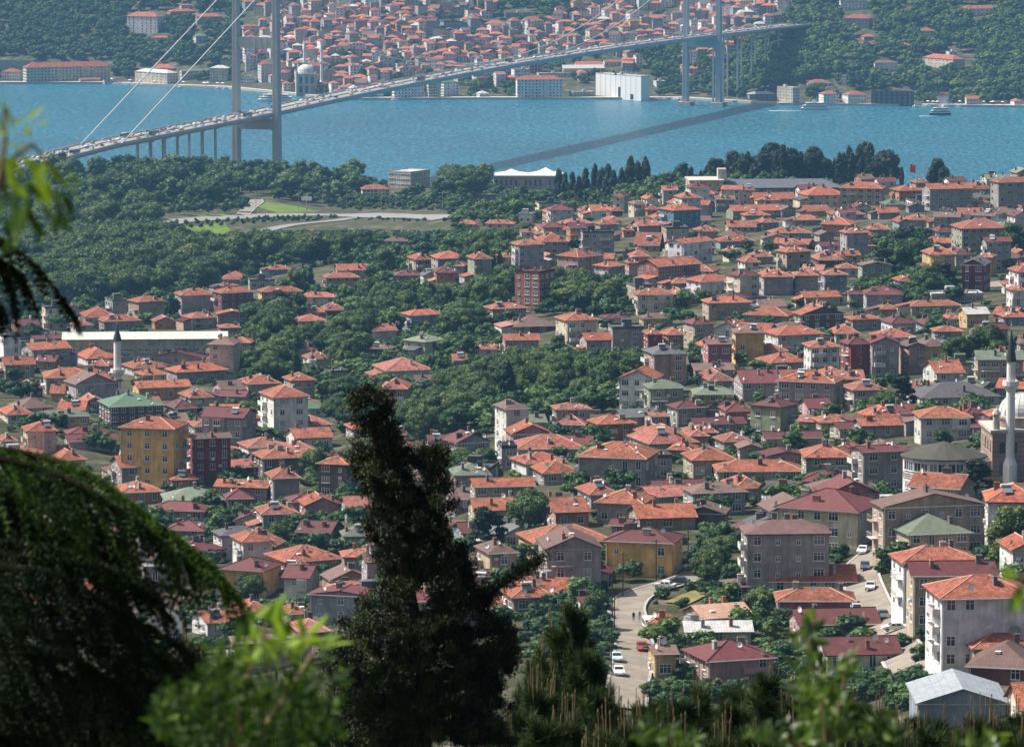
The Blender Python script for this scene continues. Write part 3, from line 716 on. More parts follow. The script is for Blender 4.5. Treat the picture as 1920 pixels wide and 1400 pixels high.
# ------------------------------------------------------------------ houses: the town (tile, left, right, eave, foot, ridge, roof shape, roof colour, wall colour, side face)
TOWN = """
A 455 650 1000 1070 945 H o g
A 550 790 1025 1075 985 H o g
A 722 925 915 1045 880 H o t 60
A 985 1210 880 985 838 H o l
A 1195 1425 865 960 830 H o r
A 1025 1220 1005 1070 970 H o t
A 1215 1390 985 1060 955 G o g
A 1245 1405 790 830 745 H o b
A 1500 1630 735 765 708 H o b
A 1395 1545 800 845 780 F k g
A 1450 1700 860 930 828 H o y
A 1695 1895 890 960 860 H o w
A 1670 1840 985 1012 955 H o t
A 1660 1830 1030 1062 990 H o c
A 1810 1940 965 1000 920 H p r
A 395 520 1060 1085 1030 H o w
A 1225 1350 1075 1100 1052 H o g
A 1200 1340 835 860 818 H o t
B -35 160 738 800 703 S o g
B -100 100 780 842 750 H o t
B 375 505 680 760 637 H o t
B 505 705 672 745 628 H o g
B 295 440 768 830 732 H r p
B 520 655 752 855 712 H r o 15
B 640 712 715 790 680 H o t
B 710 845 675 825 638 H o n
B 445 525 770 830 740 G k w
B 660 765 490 510 462 H o w
B 810 980 480 510 455 H o w
B 245 375 575 610 550 H b g
B 955 1140 597 745 562 H o l
B 1090 1275 580 690 528 H o g
B 875 955 665 740 625 H o p
B 1090 1260 365 402 350 F k c
B 1130 1300 415 470 375 H o p
B 995 1095 430 475 422 F w W
B 1000 1090 525 560 508 S o W
B 1135 1350 512 545 475 S o g
B 1385 1500 405 450 370 S o W
B 1330 1420 415 440 370 H o c
B 1490 1580 405 442 365 H o r
B 1215 1420 478 520 445 H p g
B 1420 1555 480 520 455 H o g
B 1345 1535 530 655 510 F k g
B 1210 1460 660 790 618 H o p 120
B 1420 1595 715 800 685 H o l 80
B 1665 2020 710 830 665 S o x 115
B 1600 1665 700 810 672 H o p
B 1630 1790 490 540 455 S p t
B 1650 1815 600 640 525 S p t
B 1790 2020 402 525 360 H o B 80
C -125 165 580 705 555 S o W 120
B 1615 1730 672 700 635 H o t
B 1645 1870 875 975 838 H o c 20
B 340 570 988 1075 955 H o b
B 805 1040 955 1045 918 H p g
B 920 1205 1060 1095 1000 H b r
B 1580 1640 515 555 495 H o o
B 1690 1790 412 430 385 H o o
B 1820 1990 815 850 785 H o g
C 380 630 345 368 310 S o c
C 440 540 362 377 338 H o c
C 645 920 318 385 265 H o c 60
C 885 1140 280 380 243 H o t
C 955 1130 213 240 185 H o w
C 615 850 180 210 142 H o p
C 1170 1350 292 352 258 H o o
C 1345 1630 282 400 250 S o g 45
C 1280 1420 222 250 195 H o t
C 1280 1400 255 276 232 H o t
C 1730 1990 245 400 215 H o g 45
C 1575 1730 285 312 240 H o t
C 1630 1725 360 395 338 H o w
C 1870 1990 400 430 375 S p g
C 245 555 405 447 370 S o n
C 520 640 400 440 372 G b b
C 330 490 440 465 412 H o g
C 400 540 470 515 440 H o g
C 600 780 463 490 432 H o g
C 780 985 482 550 440 H o o
C 650 830 415 440 380 S o y
C 810 1020 425 460 388 H o g
C 1065 1220 415 450 385 S o g
C 1180 1290 470 515 430 G o b
C 1250 1400 455 495 420 H o b
C 1255 1360 380 415 355 G b b
C 1110 1260 385 402 350 H g g
C 1510 1830 505 655 445 H p n
C 1540 1690 430 457 395 S o W
C 1690 1900 425 450 390 H b g
C 885 1040 530 665 500 H p l
C 60 200 520 570 485 H o t
C 240 410 505 530 468 S o t
C 200 350 555 580 515 H b l
C 180 400 590 612 555 H o b
C 435 600 560 612 528 G b c
C 480 720 530 567 495 H o b
C 740 850 540 580 512 G b g
C 510 740 610 628 580 S o t
C 525 720 635 740 605 H o t 60
C 720 900 690 722 625 H p r
C 985 1175 712 820 680 G b n
C 860 985 730 780 698 H p w
C 775 925 765 860 732 H p b
C 1345 1530 650 775 600 P o y
C 1570 1730 710 865 655 G k R
C 1665 1760 665 780 642 H p y
C 310 430 705 732 668 H o w
C 15 205 745 782 708 H o w
C 20 285 800 890 758 H o w 80
C 245 430 770 900 730 H r c 70
C 425 620 775 880 732 H o l 30
C 620 760 770 880 735 H o g
C 1185 1290 800 840 765 H o b
C 640 885 890 942 855 S o c
C 1015 1235 875 970 820 H r l
C 925 1020 870 950 840 H r g
C 110 380 920 1012 882 H o t
C 1820 1990 850 945 820 H o w
C 1365 1690 905 925 880 F w t
C 1255 1560 945 982 912 H o y
C 345 635 995 1037 945 H o n
C 620 905 985 1070 928 G o m
C 1550 1720 985 1060 945 S w y
C 1470 1550 1010 1060 950 H o t
C 1775 1950 1000 1052 965 H o b
C 915 1120 1015 1080 985 H o l
C 1080 1220 975 1002 945 H o p
C 225 330 640 690 605 H o c
F 0 175 80 210 40 H r t 60
F 460 790 140 245 85 H o w
F 1115 1310 75 145 25 H r w
F 115 275 195 335 165 S b P
F 275 455 130 300 85 H b Y
F 355 590 250 282 210 H o y
F 415 715 310 347 250 H o t
F 680 880 210 365 165 H o W 35
F 885 1045 195 390 150 H r R
F 1035 1215 190 380 130 G r l
F 1215 1365 205 360 175 G b p
F 1300 1480 205 290 150 H b y
F 1465 1675 220 270 168 S o n
F 1350 1580 355 410 283 S o w
F 285 540 410 510 335 S r g
F 535 900 405 590 352 H o g -50
F 900 1135 450 560 395 H p t
F 50 285 480 530 420 H e y
F 85 280 420 450 335 H p t
F 205 380 570 680 510 H r o
F 380 645 540 705 488 H r n -95
F 650 840 590 612 530 S r p
F 650 800 630 700 595 S p g
F 1300 1620 605 740 540 H o w
F 735 960 645 690 600 H o t
F 960 1300 650 722 605 S o g
F 825 1250 690 722 655 S r t
F 1260 1780 530 548 440 H k w
F 1255 1420 495 512 448 S o c
F 665 945 830 970 750 H o n
F 945 1245 795 1020 770 S r g
F 430 690 820 900 775 G r p
F 440 780 760 782 722 S r c
F 0 295 845 945 765 H o t
F 175 670 945 972 878 H o t
F 225 460 1040 1070 955 H o t
F 30 350 655 700 615 S r l
F 0 190 690 760 645 H o g
F 0 140 740 772 680 H p t
F 180 380 780 802 728 H p g
F 300 440 810 842 765 G b g
F 830 990 150 182 98 H o c
F 720 830 155 200 110 G e b
F 1400 1570 140 172 105 H o b
F 1310 1480 90 132 35 H r b
F 1850 1990 190 250 125 H b w
F 1700 1810 620 662 570 H o t
F 1620 1700 695 720 640 S r t
E 130 310 118 190 78 S p w 50
E 340 585 175 275 132 H e c 130
E 120 305 225 262 198 H b g
E 180 510 340 412 265 H p w
E 220 395 445 572 380 H p x
E 390 560 425 475 365 S b g
E 905 1110 170 272 135 S o p 15
E 725 880 250 267 222 S p c
E 620 705 300 330 265 S o g
E 1205 1440 60 230 10 H o c 60
E 1340 1520 172 290 128 S o g 40
E 1500 1700 110 225 90 F k g 25
E 1700 1805 140 290 100 H o R
E 1800 1925 140 268 105 H o o
E 1450 1620 45 95 25 H r w
E 1675 1865 50 105 15 H b y
E 1185 1400 560 690 520 H p g
E 1210 1395 655 702 598 H p g
E 1390 1650 640 740 590 H o o
E 1705 1830 600 667 575 S p l
E 1830 2050 550 652 505 H r g
E 1700 1925 440 580 388 H e n
E 580 835 745 850 670 G r b
E 240 385 725 762 680 S r g
E 480 590 790 812 735 S r g
E 25 150 690 722 640 H o g
E 965 1370 805 842 720 H o w
E 905 965 780 900 765 F k l
E 1200 1430 805 832 738 S r w
E 955 1270 870 922 805 H o w
E 1075 1330 945 982 870 H o g
E 1330 1785 830 1010 735 H o g -75
E 1615 2000 765 812 655 H p t
E 320 480 860 902 820 H o g
E 270 400 800 832 755 H o g
E 1710 1860 835 950 815 F k l
E 1840 2000 835 852 790 H o t
D 120 395 220 320 178 S o g
D 170 425 178 202 157 S r t
D 0 195 310 405 262 S o t
D 200 350 300 337 262 S r o
D 430 645 285 317 205 H o w
D 840 1175 270 312 220 G r p
D 935 1280 345 415 298 H o l
D 760 950 385 412 345 H o c
D 690 930 345 372 290 H o w
D 245 530 380 490 322 H o t 15
D 365 650 415 525 335 G b l
D 745 1070 435 510 395 S o y
D 555 920 540 690 460 H g m 65
D 1010 1195 500 542 440 H o c
D 1195 1410 470 497 415 S b p
D 1200 1410 505 532 475 S r p
D 1345 1575 415 495 360 H o t
D 1465 1735 490 730 420 H o W 75
D 1520 1825 555 612 505 H g w 30
D 1545 1860 670 702 595 H p t
D 1610 1870 720 790 660 S o w 55
D 1140 1445 605 800 545 S r g -80
D 925 1110 570 602 515 H r t
D 680 1055 665 1010 595 H o Y -75
D 1060 1300 720 985 690 S b R
D 1060 1290 690 705 640 H p g
D 1425 1760 830 960 765 H o m
D 1500 1685 945 1080 885 H o g
D 1245 1500 920 942 870 S p r
D 1790 2010 868 1060 815 H o m
D 625 800 885 1010 815 S o g
D 260 480 860 900 780 H o c
D 190 500 600 660 560 H e y
D 50 300 560 602 500 H b w
D 0 180 590 640 530 H o c
D 360 655 740 790 700 S r w
D 670 820 790 852 755 S r g
D 1285 1435 205 227 170 H o t
D 1705 1860 280 322 235 H p w
D 1645 1780 225 282 195 H b w
D 1810 1960 355 402 318 F e g
D 945 1110 990 1012 950 H o t
D 0 80 740 790 680 H o c
D 700 950 230 262 170 S p w
D 300 365 480 522 420 S o y
D 500 650 340 362 300 H p t
D 90 240 440 490 390 H o r
G 850 1170 105 160 30 H e g
G 780 1110 165 215 112 H r g -40
G 875 1110 265 320 205 H r g -40
G 1130 1440 35 130 -5 S o g -40
G 1170 1325 100 150 30 H r g
G 1160 1480 468 640 393 H r Y -95
G 1395 1800 420 480 332 H o t
G 1490 1680 510 640 440 S r w
G 1625 2010 600 750 560 G r b
G 1520 1725 825 860 745 P p r
G 1210 1640 845 1000 800 H b p
G 730 960 810 870 710 S k b
G 820 1130 690 732 540 H b b
G 1560 1800 290 332 225 S r m
G 1475 1620 720 762 670 H o t
H 0 240 150 197 90 S p b
H 665 950 155 225 88 S o t
H 545 715 95 160 35 S b g
H 675 1010 50 92 5 S o g
H 1045 1300 165 250 82 S o p
H 1340 1640 118 230 40 H o t -60
H 925 1420 320 420 222 H o y 90
H 1030 1365 355 620 225 G b g
H 1385 1795 320 510 240 H r Y
H 1505 1860 240 262 165 S o t
H 0 200 400 480 350 H o t
H 105 290 425 560 380 S b l
H 630 820 570 642 455 S r p
H 590 740 300 342 240 S r b
H 1230 1365 645 732 605 S r w
H 1635 1735 750 832 690 H p p
H 1630 1735 905 1040 880 S b y
H 1425 1530 260 302 225 S r t
H 0 130 290 352 240 H e n
I 300 770 275 620 195 H b g 35
I 490 1060 150 390 30 H r c -140
I 990 1580 130 400 30 G b t 60
I 1060 1505 275 425 165 H e t
I 1090 1560 425 700 340 H o W 65
I 1168 1640 495 780 415 S r t 40
I 1265 1850 610 990 480 H o W 90
I 1370 1900 755 900 630 H r n
I 1415 1860 790 960 720 S e y
I 1450 1860 875 990 765 H o y
I 1500 1900 990 1070 850 H b r
I 445 905 555 602 465 S o w 20
I 485 900 630 740 555 H o P 15
I 555 1030 815 832 728 S r p
I 690 1140 910 1000 812 S r w
I 0 360 730 792 655 S q p
I 0 360 850 870 790 S w c
I 0 480 935 1080 820 H r p
I 1580 1880 110 410 10 H o w 20
I 1700 1950 1200 1300 1040 S o c
I 0 330 60 180 5 H b l
I 0 240 170 250 105 G b m
I 410 590 80 140 0 S k l
I 215 330 555 640 520 P b m
"""
BAL = {('I',1265): [-1], ('I',990): [-1], ('I',1090): [-1], ('I',300): [-1], ('F',1035): [0], ('F',1215): [0], ('D',680): [1], ('C',985): [0], ('I',1580): [0], ('D',1465): [-1]}
for ln in TOWN.strip().splitlines():
    q = ln.split(); t = q[0]; n = [float(v) for v in q[1:6]]; L = float(q[9]) if len(q) > 9 else 0
    house(t, *n, q[6], q[7], q[8], L, bal=BAL.get((t, int(n[0]))))
house('B', 975, 1200, 755, 985, 735, 'F', 'r', 'x', -85, dep=11, win=(3, 3))
house('B', 1000, 1180, 690, 740, 650, 'H', 'w', 'P')
house('I', 1180, 1700, 1165, 1275, 1000, 'G', 's', 'b', 0, dep=15, name='metal_shed', cat='shed', label='low shed with a glaring white metal roof among the pines', win=(0, 0))

# the far shore: waterfront and hillside landmarks
FARL = """
J 130 620 378 458 343 H o c 0|palace-like school with two rows of tall windows and red roof|24 7
J 10 130 405 457 385 H o c 0|small cream palace wing with a terracotta roof beside the long school|7 3
J -60 175 345 402 315 F w g 0|large pale flat-roofed hall half hidden behind the school|6 3
J 760 1000 408 470 388 H w c -60|cream pavilion with white hipped roof and tall arches by the water|8 4
J 850 1000 385 402 360 H o c 0|orange roof rising just behind the white-roofed waterside pavilion|6 3
J 1010 1180 400 440 388 S e c 0|long cream waterfront range between the pavilion and the near tower|10 3
J 1180 1300 385 462 367 H w c -20|cream three-storey block with white roof just left of the near tower|6 4
J 1450 1535 362 457 345 H o w 0|tall grey-white house seen between the legs of the near tower|4 3
J 1355 1450 440 476 415 F w W 0|white terrace cafe by the water between the near tower legs|5 3
J 715 925 95 187 68 H o W -40|white apartment block with many balconies alone on the wooded hill|7 4
J 940 1100 65 88 50 H o o 0|row of orange-roofed houses on the hill left of the cable|7 3
J 1090 1250 95 127 75 H o g 0|grey house with terracotta roof behind the bridge cables|6 3
J 1080 1170 205 240 188 H g w 0|green-roofed villa among trees between the two side cables|4 3
J 680 740 360 371 347 H o c 0|tiny orange roof among trees behind the waterfront school|2 2
J 850 960 216 227 205 H o c 0|low orange-roofed house on the wooded slope above the pavilion|4 2
J 1240 1310 340 372 320 F e g 0|dark stepped building against trees left of the near tower|4 3
J 1355 1460 150 190 135 H o w 0|orange-roofed house framed by the near tower just above its beam|4 3
K 1430 1750 425 554 410 F w W -65|huge windowless white shed standing at the water's edge|0 0
K 980 1245 450 550 425 H o W 0|ornate white waterside mansion with three rows of windows|13 4
K 285 465 465 552 455 H o W 0|row of white waterside houses just beyond the bridge deck|9 3
K 470 555 455 550 440 H o c 0|cream gabled waterside house between white mansions|5 3
K 560 660 465 542 455 H g W 0|white waterside house with pale green roof|5 3
K 1235 1480 385 410 365 S w t 0|long hall with bright white roof behind the ornate mansion|8 2
K 1310 1470 365 382 345 S o t 0|red-roofed shed behind the long white roof|6 2
K 1470 1575 350 372 335 S o c 0|orange-roofed hall at the edge of the waterfront trees|4 2
K 1100 1440 415 432 402 F w c 0|low pale flat building left of the white-roofed hall|10 2
K 1280 1425 520 547 490 F w n 0|low pale green boathouse beside the big white shed|5 2
K 760 830 525 547 510 H w W 0|small white quay pavilion among waterfront trees|4 2
K 795 890 395 460 385 F o c 0|cream block with a grid of windows below the bridge deck|7 3
K 955 1060 395 450 380 F w W 0|white block just under the bridge deck|5 3
K 1050 1130 340 410 330 F r R 0|dark red block directly below the bridge deck|4 2
K 630 720 440 480 420 H o c 0|cream house with orange roof under the deck near waterside houses|5 3
K 930 1010 120 178 85 H o b 0|blue-grey apartment block with orange roof above midspan|4 3
K 1010 1140 120 178 88 H o c 0|wide cream apartment block with orange roof above midspan|6 3
K 800 930 135 182 115 H o p 0|pale pink apartment house with orange roof above midspan|5 3
K 555 680 125 182 112 F k b 0|blue-grey flat-topped apartment slab high in the hillside town|6 3
K 305 400 365 407 355 F w W 0|bright white cube house above the deck near the waterside|4 3
K 1640 1890 85 112 72 F w W 0|long white modern building high above the far end of deck|12 3
K 910 1090 75 92 55 F w g 0|pale flat-roofed building under the hilltop trees|8 3
K 1755 1825 460 492 450 F w W 0|small white colonnaded house right of the big white shed|5 2
J 440 565 448 466 438 S p t 0|low red-roofed pavilion on the quay beside the long school|6 2
J 580 745 456 472 447 F w c 0|low white waterfront terrace left of the white-roofed pavilion|8 2
J -30 25 218 242 205 H o w 0|small pale house at the left edge of the far wood|3 2
J 470 512 212 226 204 H w W 0|tiny white house alone in the far left wood|2 2
J 1010 1080 30 52 22 H o w 0|pale house with orange roof at the top between the cables|3 2
L 1640 1720 128 142 118 H o w 0|small pale house with orange roof high on the right hillside|3 2
L 530 690 495 582 480 F w c -70|cream four-storey waterside hotel with regular windows|6 5
L 360 520 530 557 515 H w b 0|low white-roofed waterside pavilion at the far tower's foot|8 2
L 690 840 470 487 445 H p w 0|red hipped roof just behind the waterside hotel|6 2
L 765 880 530 592 508 H o W 0|white waterside house with orange roof behind the white ferry|5 3
L 895 1035 535 592 510 H o W 0|white three-storey waterside house with balconies right of the ferry|6 3
L 1060 1300 520 614 510 F k k 0|dark glass-fronted waterside restaurant with a black flat roof|8 2
L 900 1070 105 162 82 H p g 0|grey mansion with reddish roof high in the trees right of the bridge|5 3
L 1070 1210 355 402 338 H b W 0|white villa with brown hipped roof halfway up the wooded hill|5 3
L 1350 1650 330 387 305 H o c -130|broad cream mansion with red roof and long balconies in the trees|8 6
L 1480 1545 295 330 270 F w W 0|white rooftop tower house behind the broad mansion|2 2
L 1330 1415 175 202 155 H o c 0|small cream villa with orange roof in the upper wood|3 2
L 1550 1770 50 87 30 H o W 0|long white villa with orange roof near the top of the wood|8 3
L 1000 1085 207 226 192 H o t 0|small red-roofed house below the grey mansion in the wood|3 2
L 1205 1295 258 272 240 H o w 0|low red-roofed house in the middle of the wood|4 2
L 970 1070 250 262 238 H o w 0|thin red roof under the grey mansion's garden|4 2
L 1225 1275 65 78 50 H o p 0|tiny orange-roofed house near the top of the wood|2 2
L 890 930 430 477 420 F w W 0|narrow white house above the waterside hotel|2 3
L 790 830 128 138 115 H o w 0|tiny red-roofed house left of the grey mansion|2 2
L 435 570 95 132 85 F k n 0|greenish slab building above the far end of the deck|8 3
L 880 1050 10 55 -5 F w W 0|cluster of white apartment fronts at the top of the wood|8 4
"""
for ln in FARL.strip().splitlines():
    a, lab, wn = ln.split('|'); q = a.split(); t = q[0]; n = [float(v) for v in q[1:6]]; wn = tuple(int(v) for v in wn.split())
    house(t, *n, q[6], q[7], q[8], float(q[9]), far=True, name='waterfront_building' if n[3] > 430 else 'hillside_building', cat='building', label=lab, win=wn)
# the dense hillside town on the far shore
def inpoly(x, y, P):
    c = False; n = len(P)
    for i in range(n):
        (x1, y1), (x2, y2) = P[i], P[(i + 1) % n]
        if (y1 > y) != (y2 > y) and x < (x2 - x1) * (y - y1) / (y2 - y1) + x1: c = not c
    return c
FT = [(430,-30),(1490,-30),(1470,40),(1370,100),(1280,172),(1230,135),(1130,150),(1010,160),(870,168),(700,184),(600,180),(520,165),(470,150),(450,100),(440,60),(540,40),(440,20)]
FGREEN = [[(880,-40),(1130,-40),(1120,20),(1000,30),(900,15)], [(1190,100),(1280,85),(1280,170),(1200,140)]]
rs = random.Random(11); pts = []
for yy in np.arange(-22, 186, 5.8):
    x = 430 + rs.uniform(0, 20)
    while x < 1490:
        pts.append((x + rs.uniform(-4, 4), yy + rs.uniform(-2.5, 2.5))); x += rs.uniform(19, 33)
lmk = [h['box'] for h in HOUSES if h['far']]; FSP = []
for x, y in pts:
    if not inpoly(x, y, FT) or any(inpoly(x, y, g) for g in FGREEN) or rs.random() < .1: continue
    if any(b[0] - 4 < x < b[1] + 4 and b[2] - 2 < y < b[3] + 7 for b in lmk): continue
    wd = rs.uniform(14, 27); hh = rs.choice((10, 12, 14, 17, 21, 26)) * rs.uniform(.8, 1.1)
    typ = rs.choice('HHHHSGF'); rc = rs.choice('ooooppppbrbk' if typ != 'F' else 'wwkg'); wc = rs.choice('wwcWWlptbgcyWWc')
    FSP.append((wd * hh, x, y, wd, hh, typ, rc, wc))
FSP.sort(reverse=True); cnt = 0
for ar, x, y, wd, hh, typ, rc, wc in FSP[:285]:
    r_ = house('K', (x - wd/2 - 640)*3, (x + wd/2 - 640)*3, (y - hh)*3, y*3, (y - hh - rs.uniform(5, 8))*3, typ, rc, wc, rs.choice((0, 0, 10, 18, -14)), far=True, name='hillside_house', cat='house')
    if r_: HOUSES[-1]['auto'] = True; cnt += 1
px = 470.0                                  # pale houses along the far quay
while px < 1900:
    wd = rs.uniform(15, 27); yq = float(np.interp(px, SHU, SHY)) - rs.uniform(1.5, 3.5); x = px + wd / 2
    if not any(b[0] - 6 < x + k < b[1] + 6 and b[3] > 148 for b in lmk for k in (-wd/2, 0, wd/2)) and not (540 < x < 612) and not (1270 < x < 1365) and rs.random() < (.85 if x < 1450 else .35):
        hh = rs.choice((9, 12, 15, 18))
        r_ = house('K', (x - wd/2 - 640)*3, (x + wd/2 - 640)*3, (yq - hh)*3, yq*3, (yq - hh - 6)*3, rs.choice('HHSF'), rs.choice('ooppw'), rs.choice('WWwccp'), 0, far=True, name='quay_house', cat='house', win=(max(2, int(wd / 6)), 2))
        if r_: HOUSES[-1]['auto'] = True
    px += wd + rs.uniform(1, 8)
# the rest of that town is too small to pick apart: one mass
fm = [plain('far_wall_' + k, WC[k], .9, .2, 0, .25, .3) for k in 'wcglpb'] + [plain('far_roof_' + k, RC[k], .85, .2, 0, .35, .5) for k in 'oprw'] + [M['glass']]
mb = MB()
for ar, x, y, wd, hh, typ, rc, wc in FSP[285:]:
    P = hit(x, y, True)
    if P is None: continue
    s_ = F / P.y; w_ = wd / s_; h_ = hh / s_; d_ = rs.uniform(8, 11); a_ = rs.uniform(-.3, .35); c_, sn = math.cos(a_), math.sin(a_); n0 = len(mb.v)
    iw = rs.randrange(6); ir = 6 + (rs.choice((0, 0, 0, 1, 2)) if rc != 'w' else 3)
    mb.box(-w_/2, w_/2, 0, d_, -5, h_, iw); roof_geo(mb, 'H' if typ == 'F' else typ, w_, d_, h_ + .02, 2.2, .4, ir)
    nf = max(1, int(w_ / 3)); st = max(1, round(h_ / 3))
    for j in range(st):
        for i in range(nf):
            xx = -w_/2 + w_ * (i + .5) / nf; zz = j * h_ / st + .9; mb.face([(xx-.55, -.04, zz), (xx+.55, -.04, zz), (xx+.55, -.04, zz+1.3), (xx-.55, -.04, zz+1.3)], 10)
    mb.v[n0:] = [(P.x + v[0]*c_ - v[1]*sn, P.y + v[0]*sn + v[1]*c_, P.z + v[2]) for v in mb.v[n0:]]
mb.build('hillside_settlement', fm, kind='stuff', label='tiny houses packed between larger ones on the far hillside', category='houses')
# small houses that close the gaps in the near town
NT_POLY = [[(1010,420),(1290,385),(1500,375),(1920,345),(1920,1180),(1600,1100),(1420,1010),(1150,960),(930,1010),(880,940),(960,830),(1180,800),(1220,720),(1330,690),(1330,600),(1180,600),(1000,520)],
           [(0,650),(110,610),(400,600),(420,700),(500,740),(620,790),(640,900),(560,960),(420,950),(300,980),(0,900)], [(380,1010),(640,940),(860,960),(1000,1010),(1130,1130),(1000,1180),(640,1200),(480,1220),(430,1120)], [(1230,1150),(1440,1150),(1660,1200),(1640,1290),(1240,1260)], [(0,890),(300,975),(430,1120),(470,1230),(0,1180)]]
NSKIP = [[(1630,460),(1710,435),(1790,490),(1800,580),(1690,595),(1590,560)], [(1140,1060),(1340,1040),(1350,1140),(1240,1150),(1230,1300),(1120,1300)], [(1570,1010),(1680,1010),(1720,1270),(1600,1200)], [(1600,690),(1720,690),(1720,790),(1600,790)], [(1010,520),(1190,520),(1200,600),(1010,600)], [(1290,330),(1590,330),(1590,378),(1290,378)], [(1830,770),(1920,770),(1920,960),(1830,960)], [(1680,850),(1920,850),(1920,1020),(1680,1020)], [(90,640),(440,640),(440,700),(90,700)]]
rs = random.Random(21); cand = []
y = 360.0
while y < 1240:
    k = (y + 463) / 9245 / .165 * 1.0
    x = rs.uniform(0, 30)
    while x < 1920:
        cand.append((x, y + rs.uniform(-5, 5))); x += rs.uniform(13, 22) * (.6 + k * .5)
    y += 5 + 3.5 * k
rs.shuffle(cand); added = 0
def hrow(h):
    hc = h['P'] + Vector((-math.sin(h['psi']), math.cos(h['psi']), 0)) * h['d'] / 2; b = h['box']
    return (hc.x, hc.y, h['w'], h['d'], h['P'].y, b[0], b[1], b[3] - (.5 if h.get('gap') else .30) * (b[3] - b[2]))
HR = np.array([hrow(h) for h in HOUSES if not h['far']]); RX_ = np.concatenate([np.array([(p.x, p.y, (r + 7)**2) for p in densify(L, 5)]) for L, r in ROADS])
for x, y in cand:
    if not any(inpoly(x, y, p) for p in NT_POLY) or any(inpoly(x, y, p) for p in NSKIP): continue
    P = hit(x, y)
    if P is None: continue
    w_ = rs.uniform(7.5, 13); d_ = rs.uniform(7.5, 10.5); h_ = rs.choice((3.0, 5.6, 6.0, 8.4, 8.8, 11.2)); s_ = F / P.y; cy = P.y + d_/2
    if np.any((np.abs(HR[:, 0] - P.x) < (HR[:, 2] + w_)*.5 - 1.2) & (np.abs(HR[:, 1] - cy) < (HR[:, 3] + d_)*.5 - .3)): continue
    yt = y - (h_ + 2.2) * s_; hwp = w_ * s_ * .5                   # do not hide a drawn front
    if np.any((P.y < HR[:, 4]) & (P.y > HR[:, 4] - 110) & (x > HR[:, 5] - hwp) & (x < HR[:, 6] + hwp) & (yt < HR[:, 7])): continue
    if np.any((RX_[:, 0] - P.x)**2 + (RX_[:, 1] - cy)**2 < RX_[:, 2]): continue
    typ = rs.choice('HHHHHSSSGGF'); rc = rs.choice('ooooooopprrrbbek') if typ != 'F' else rs.choice('kkew'); wc = rs.choice('ggttwwwwlccppbnyWWo')
    wp = w_ * s_; el = (CAMZ - P.z) / P.y; ex = {'H': d_*(.215+el/2), 'S': d_*(.19+el/2), 'G': .2*w_+d_*el, 'F': 1}[typ] * s_
    r_ = house('A', (x - wp/2)*3, (x + wp/2)*3, (y - 260 - h_*s_)*3, (y - 260)*3, (y - 260 - h_*s_ - ex)*3, typ, rc, wc, 0, gap=True)
    if r_: HOUSES[-1]['gap'] = True; HR = np.vstack([HR, hrow(HOUSES[-1])]); added += 1
from collections import Counter
print('gap houses', added, Counter(h['o'].name.split('.')[0] for h in HOUSES))
print('far town houses', cnt, 'all', len(HOUSES))

# ------------------------------------------------------------------ trees
def ico():
    t = (1 + 5 ** .5) / 2
    V = np.array([(-1,t,0),(1,t,0),(-1,-t,0),(1,-t,0),(0,-1,t),(0,1,t),(0,-1,-t),(0,1,-t),(t,0,-1),(t,0,1),(-t,0,-1),(-t,0,1)], float); V /= np.linalg.norm(V[0])
    Fc = [(0,11,5),(0,5,1),(0,1,7),(0,7,10),(0,10,11),(1,5,9),(5,11,4),(11,10,2),(10,7,6),(7,1,8),(3,9,4),(3,4,2),(3,2,6),(3,6,8),(3,8,9),(4,9,5),(2,4,11),(6,2,10),(8,6,7),(9,8,1)]
    V = list(map(tuple, V)); out = []; mid = {}
    def m(a, b):
        k = (min(a,b), max(a,b))
        if k not in mid: p = np.array(V[a]) + np.array(V[b]); V.append(tuple(p / np.linalg.norm(p))); mid[k] = len(V) - 1
        return mid[k]
    for a, b, c in Fc: ab, bc, ca = m(a,b), m(b,c), m(c,a); out += [(a,ab,ca),(b,bc,ab),(c,ca,bc),(ab,bc,ca)]
    return np.array(V), np.array(out)
IV, IF = ico()
def rdir(rg, n):
    v = rg.normal(size=(n, 3)); return v / np.linalg.norm(v, axis=1, keepdims=True)
def leaves(rg, C, Rr, n, size, outw=.6):
    """n small leaf-spray triangles on the surface of a clump"""
    d = rdir(rg, n); p = C + d * Rr * rg.uniform(.72, 1.1, (n, 1)); nn = d * outw + rdir(rg, n) * (1 - outw); nn /= np.linalg.norm(nn, axis=1, keepdims=True)
    a = np.cross(nn, rdir(rg, n)); a /= np.linalg.norm(a, axis=1, keepdims=True) + 1e-9; b = np.cross(nn, a); s = size * rg.uniform(.6, 1.4, (n, 1))
    V = np.stack([p - a*s*.6 - b*s*.5, p + a*s*.7 - b*s*.25, p + b*s*.8], 1).reshape(-1, 3)
    return V, np.arange(n * 3).reshape(-1, 3)
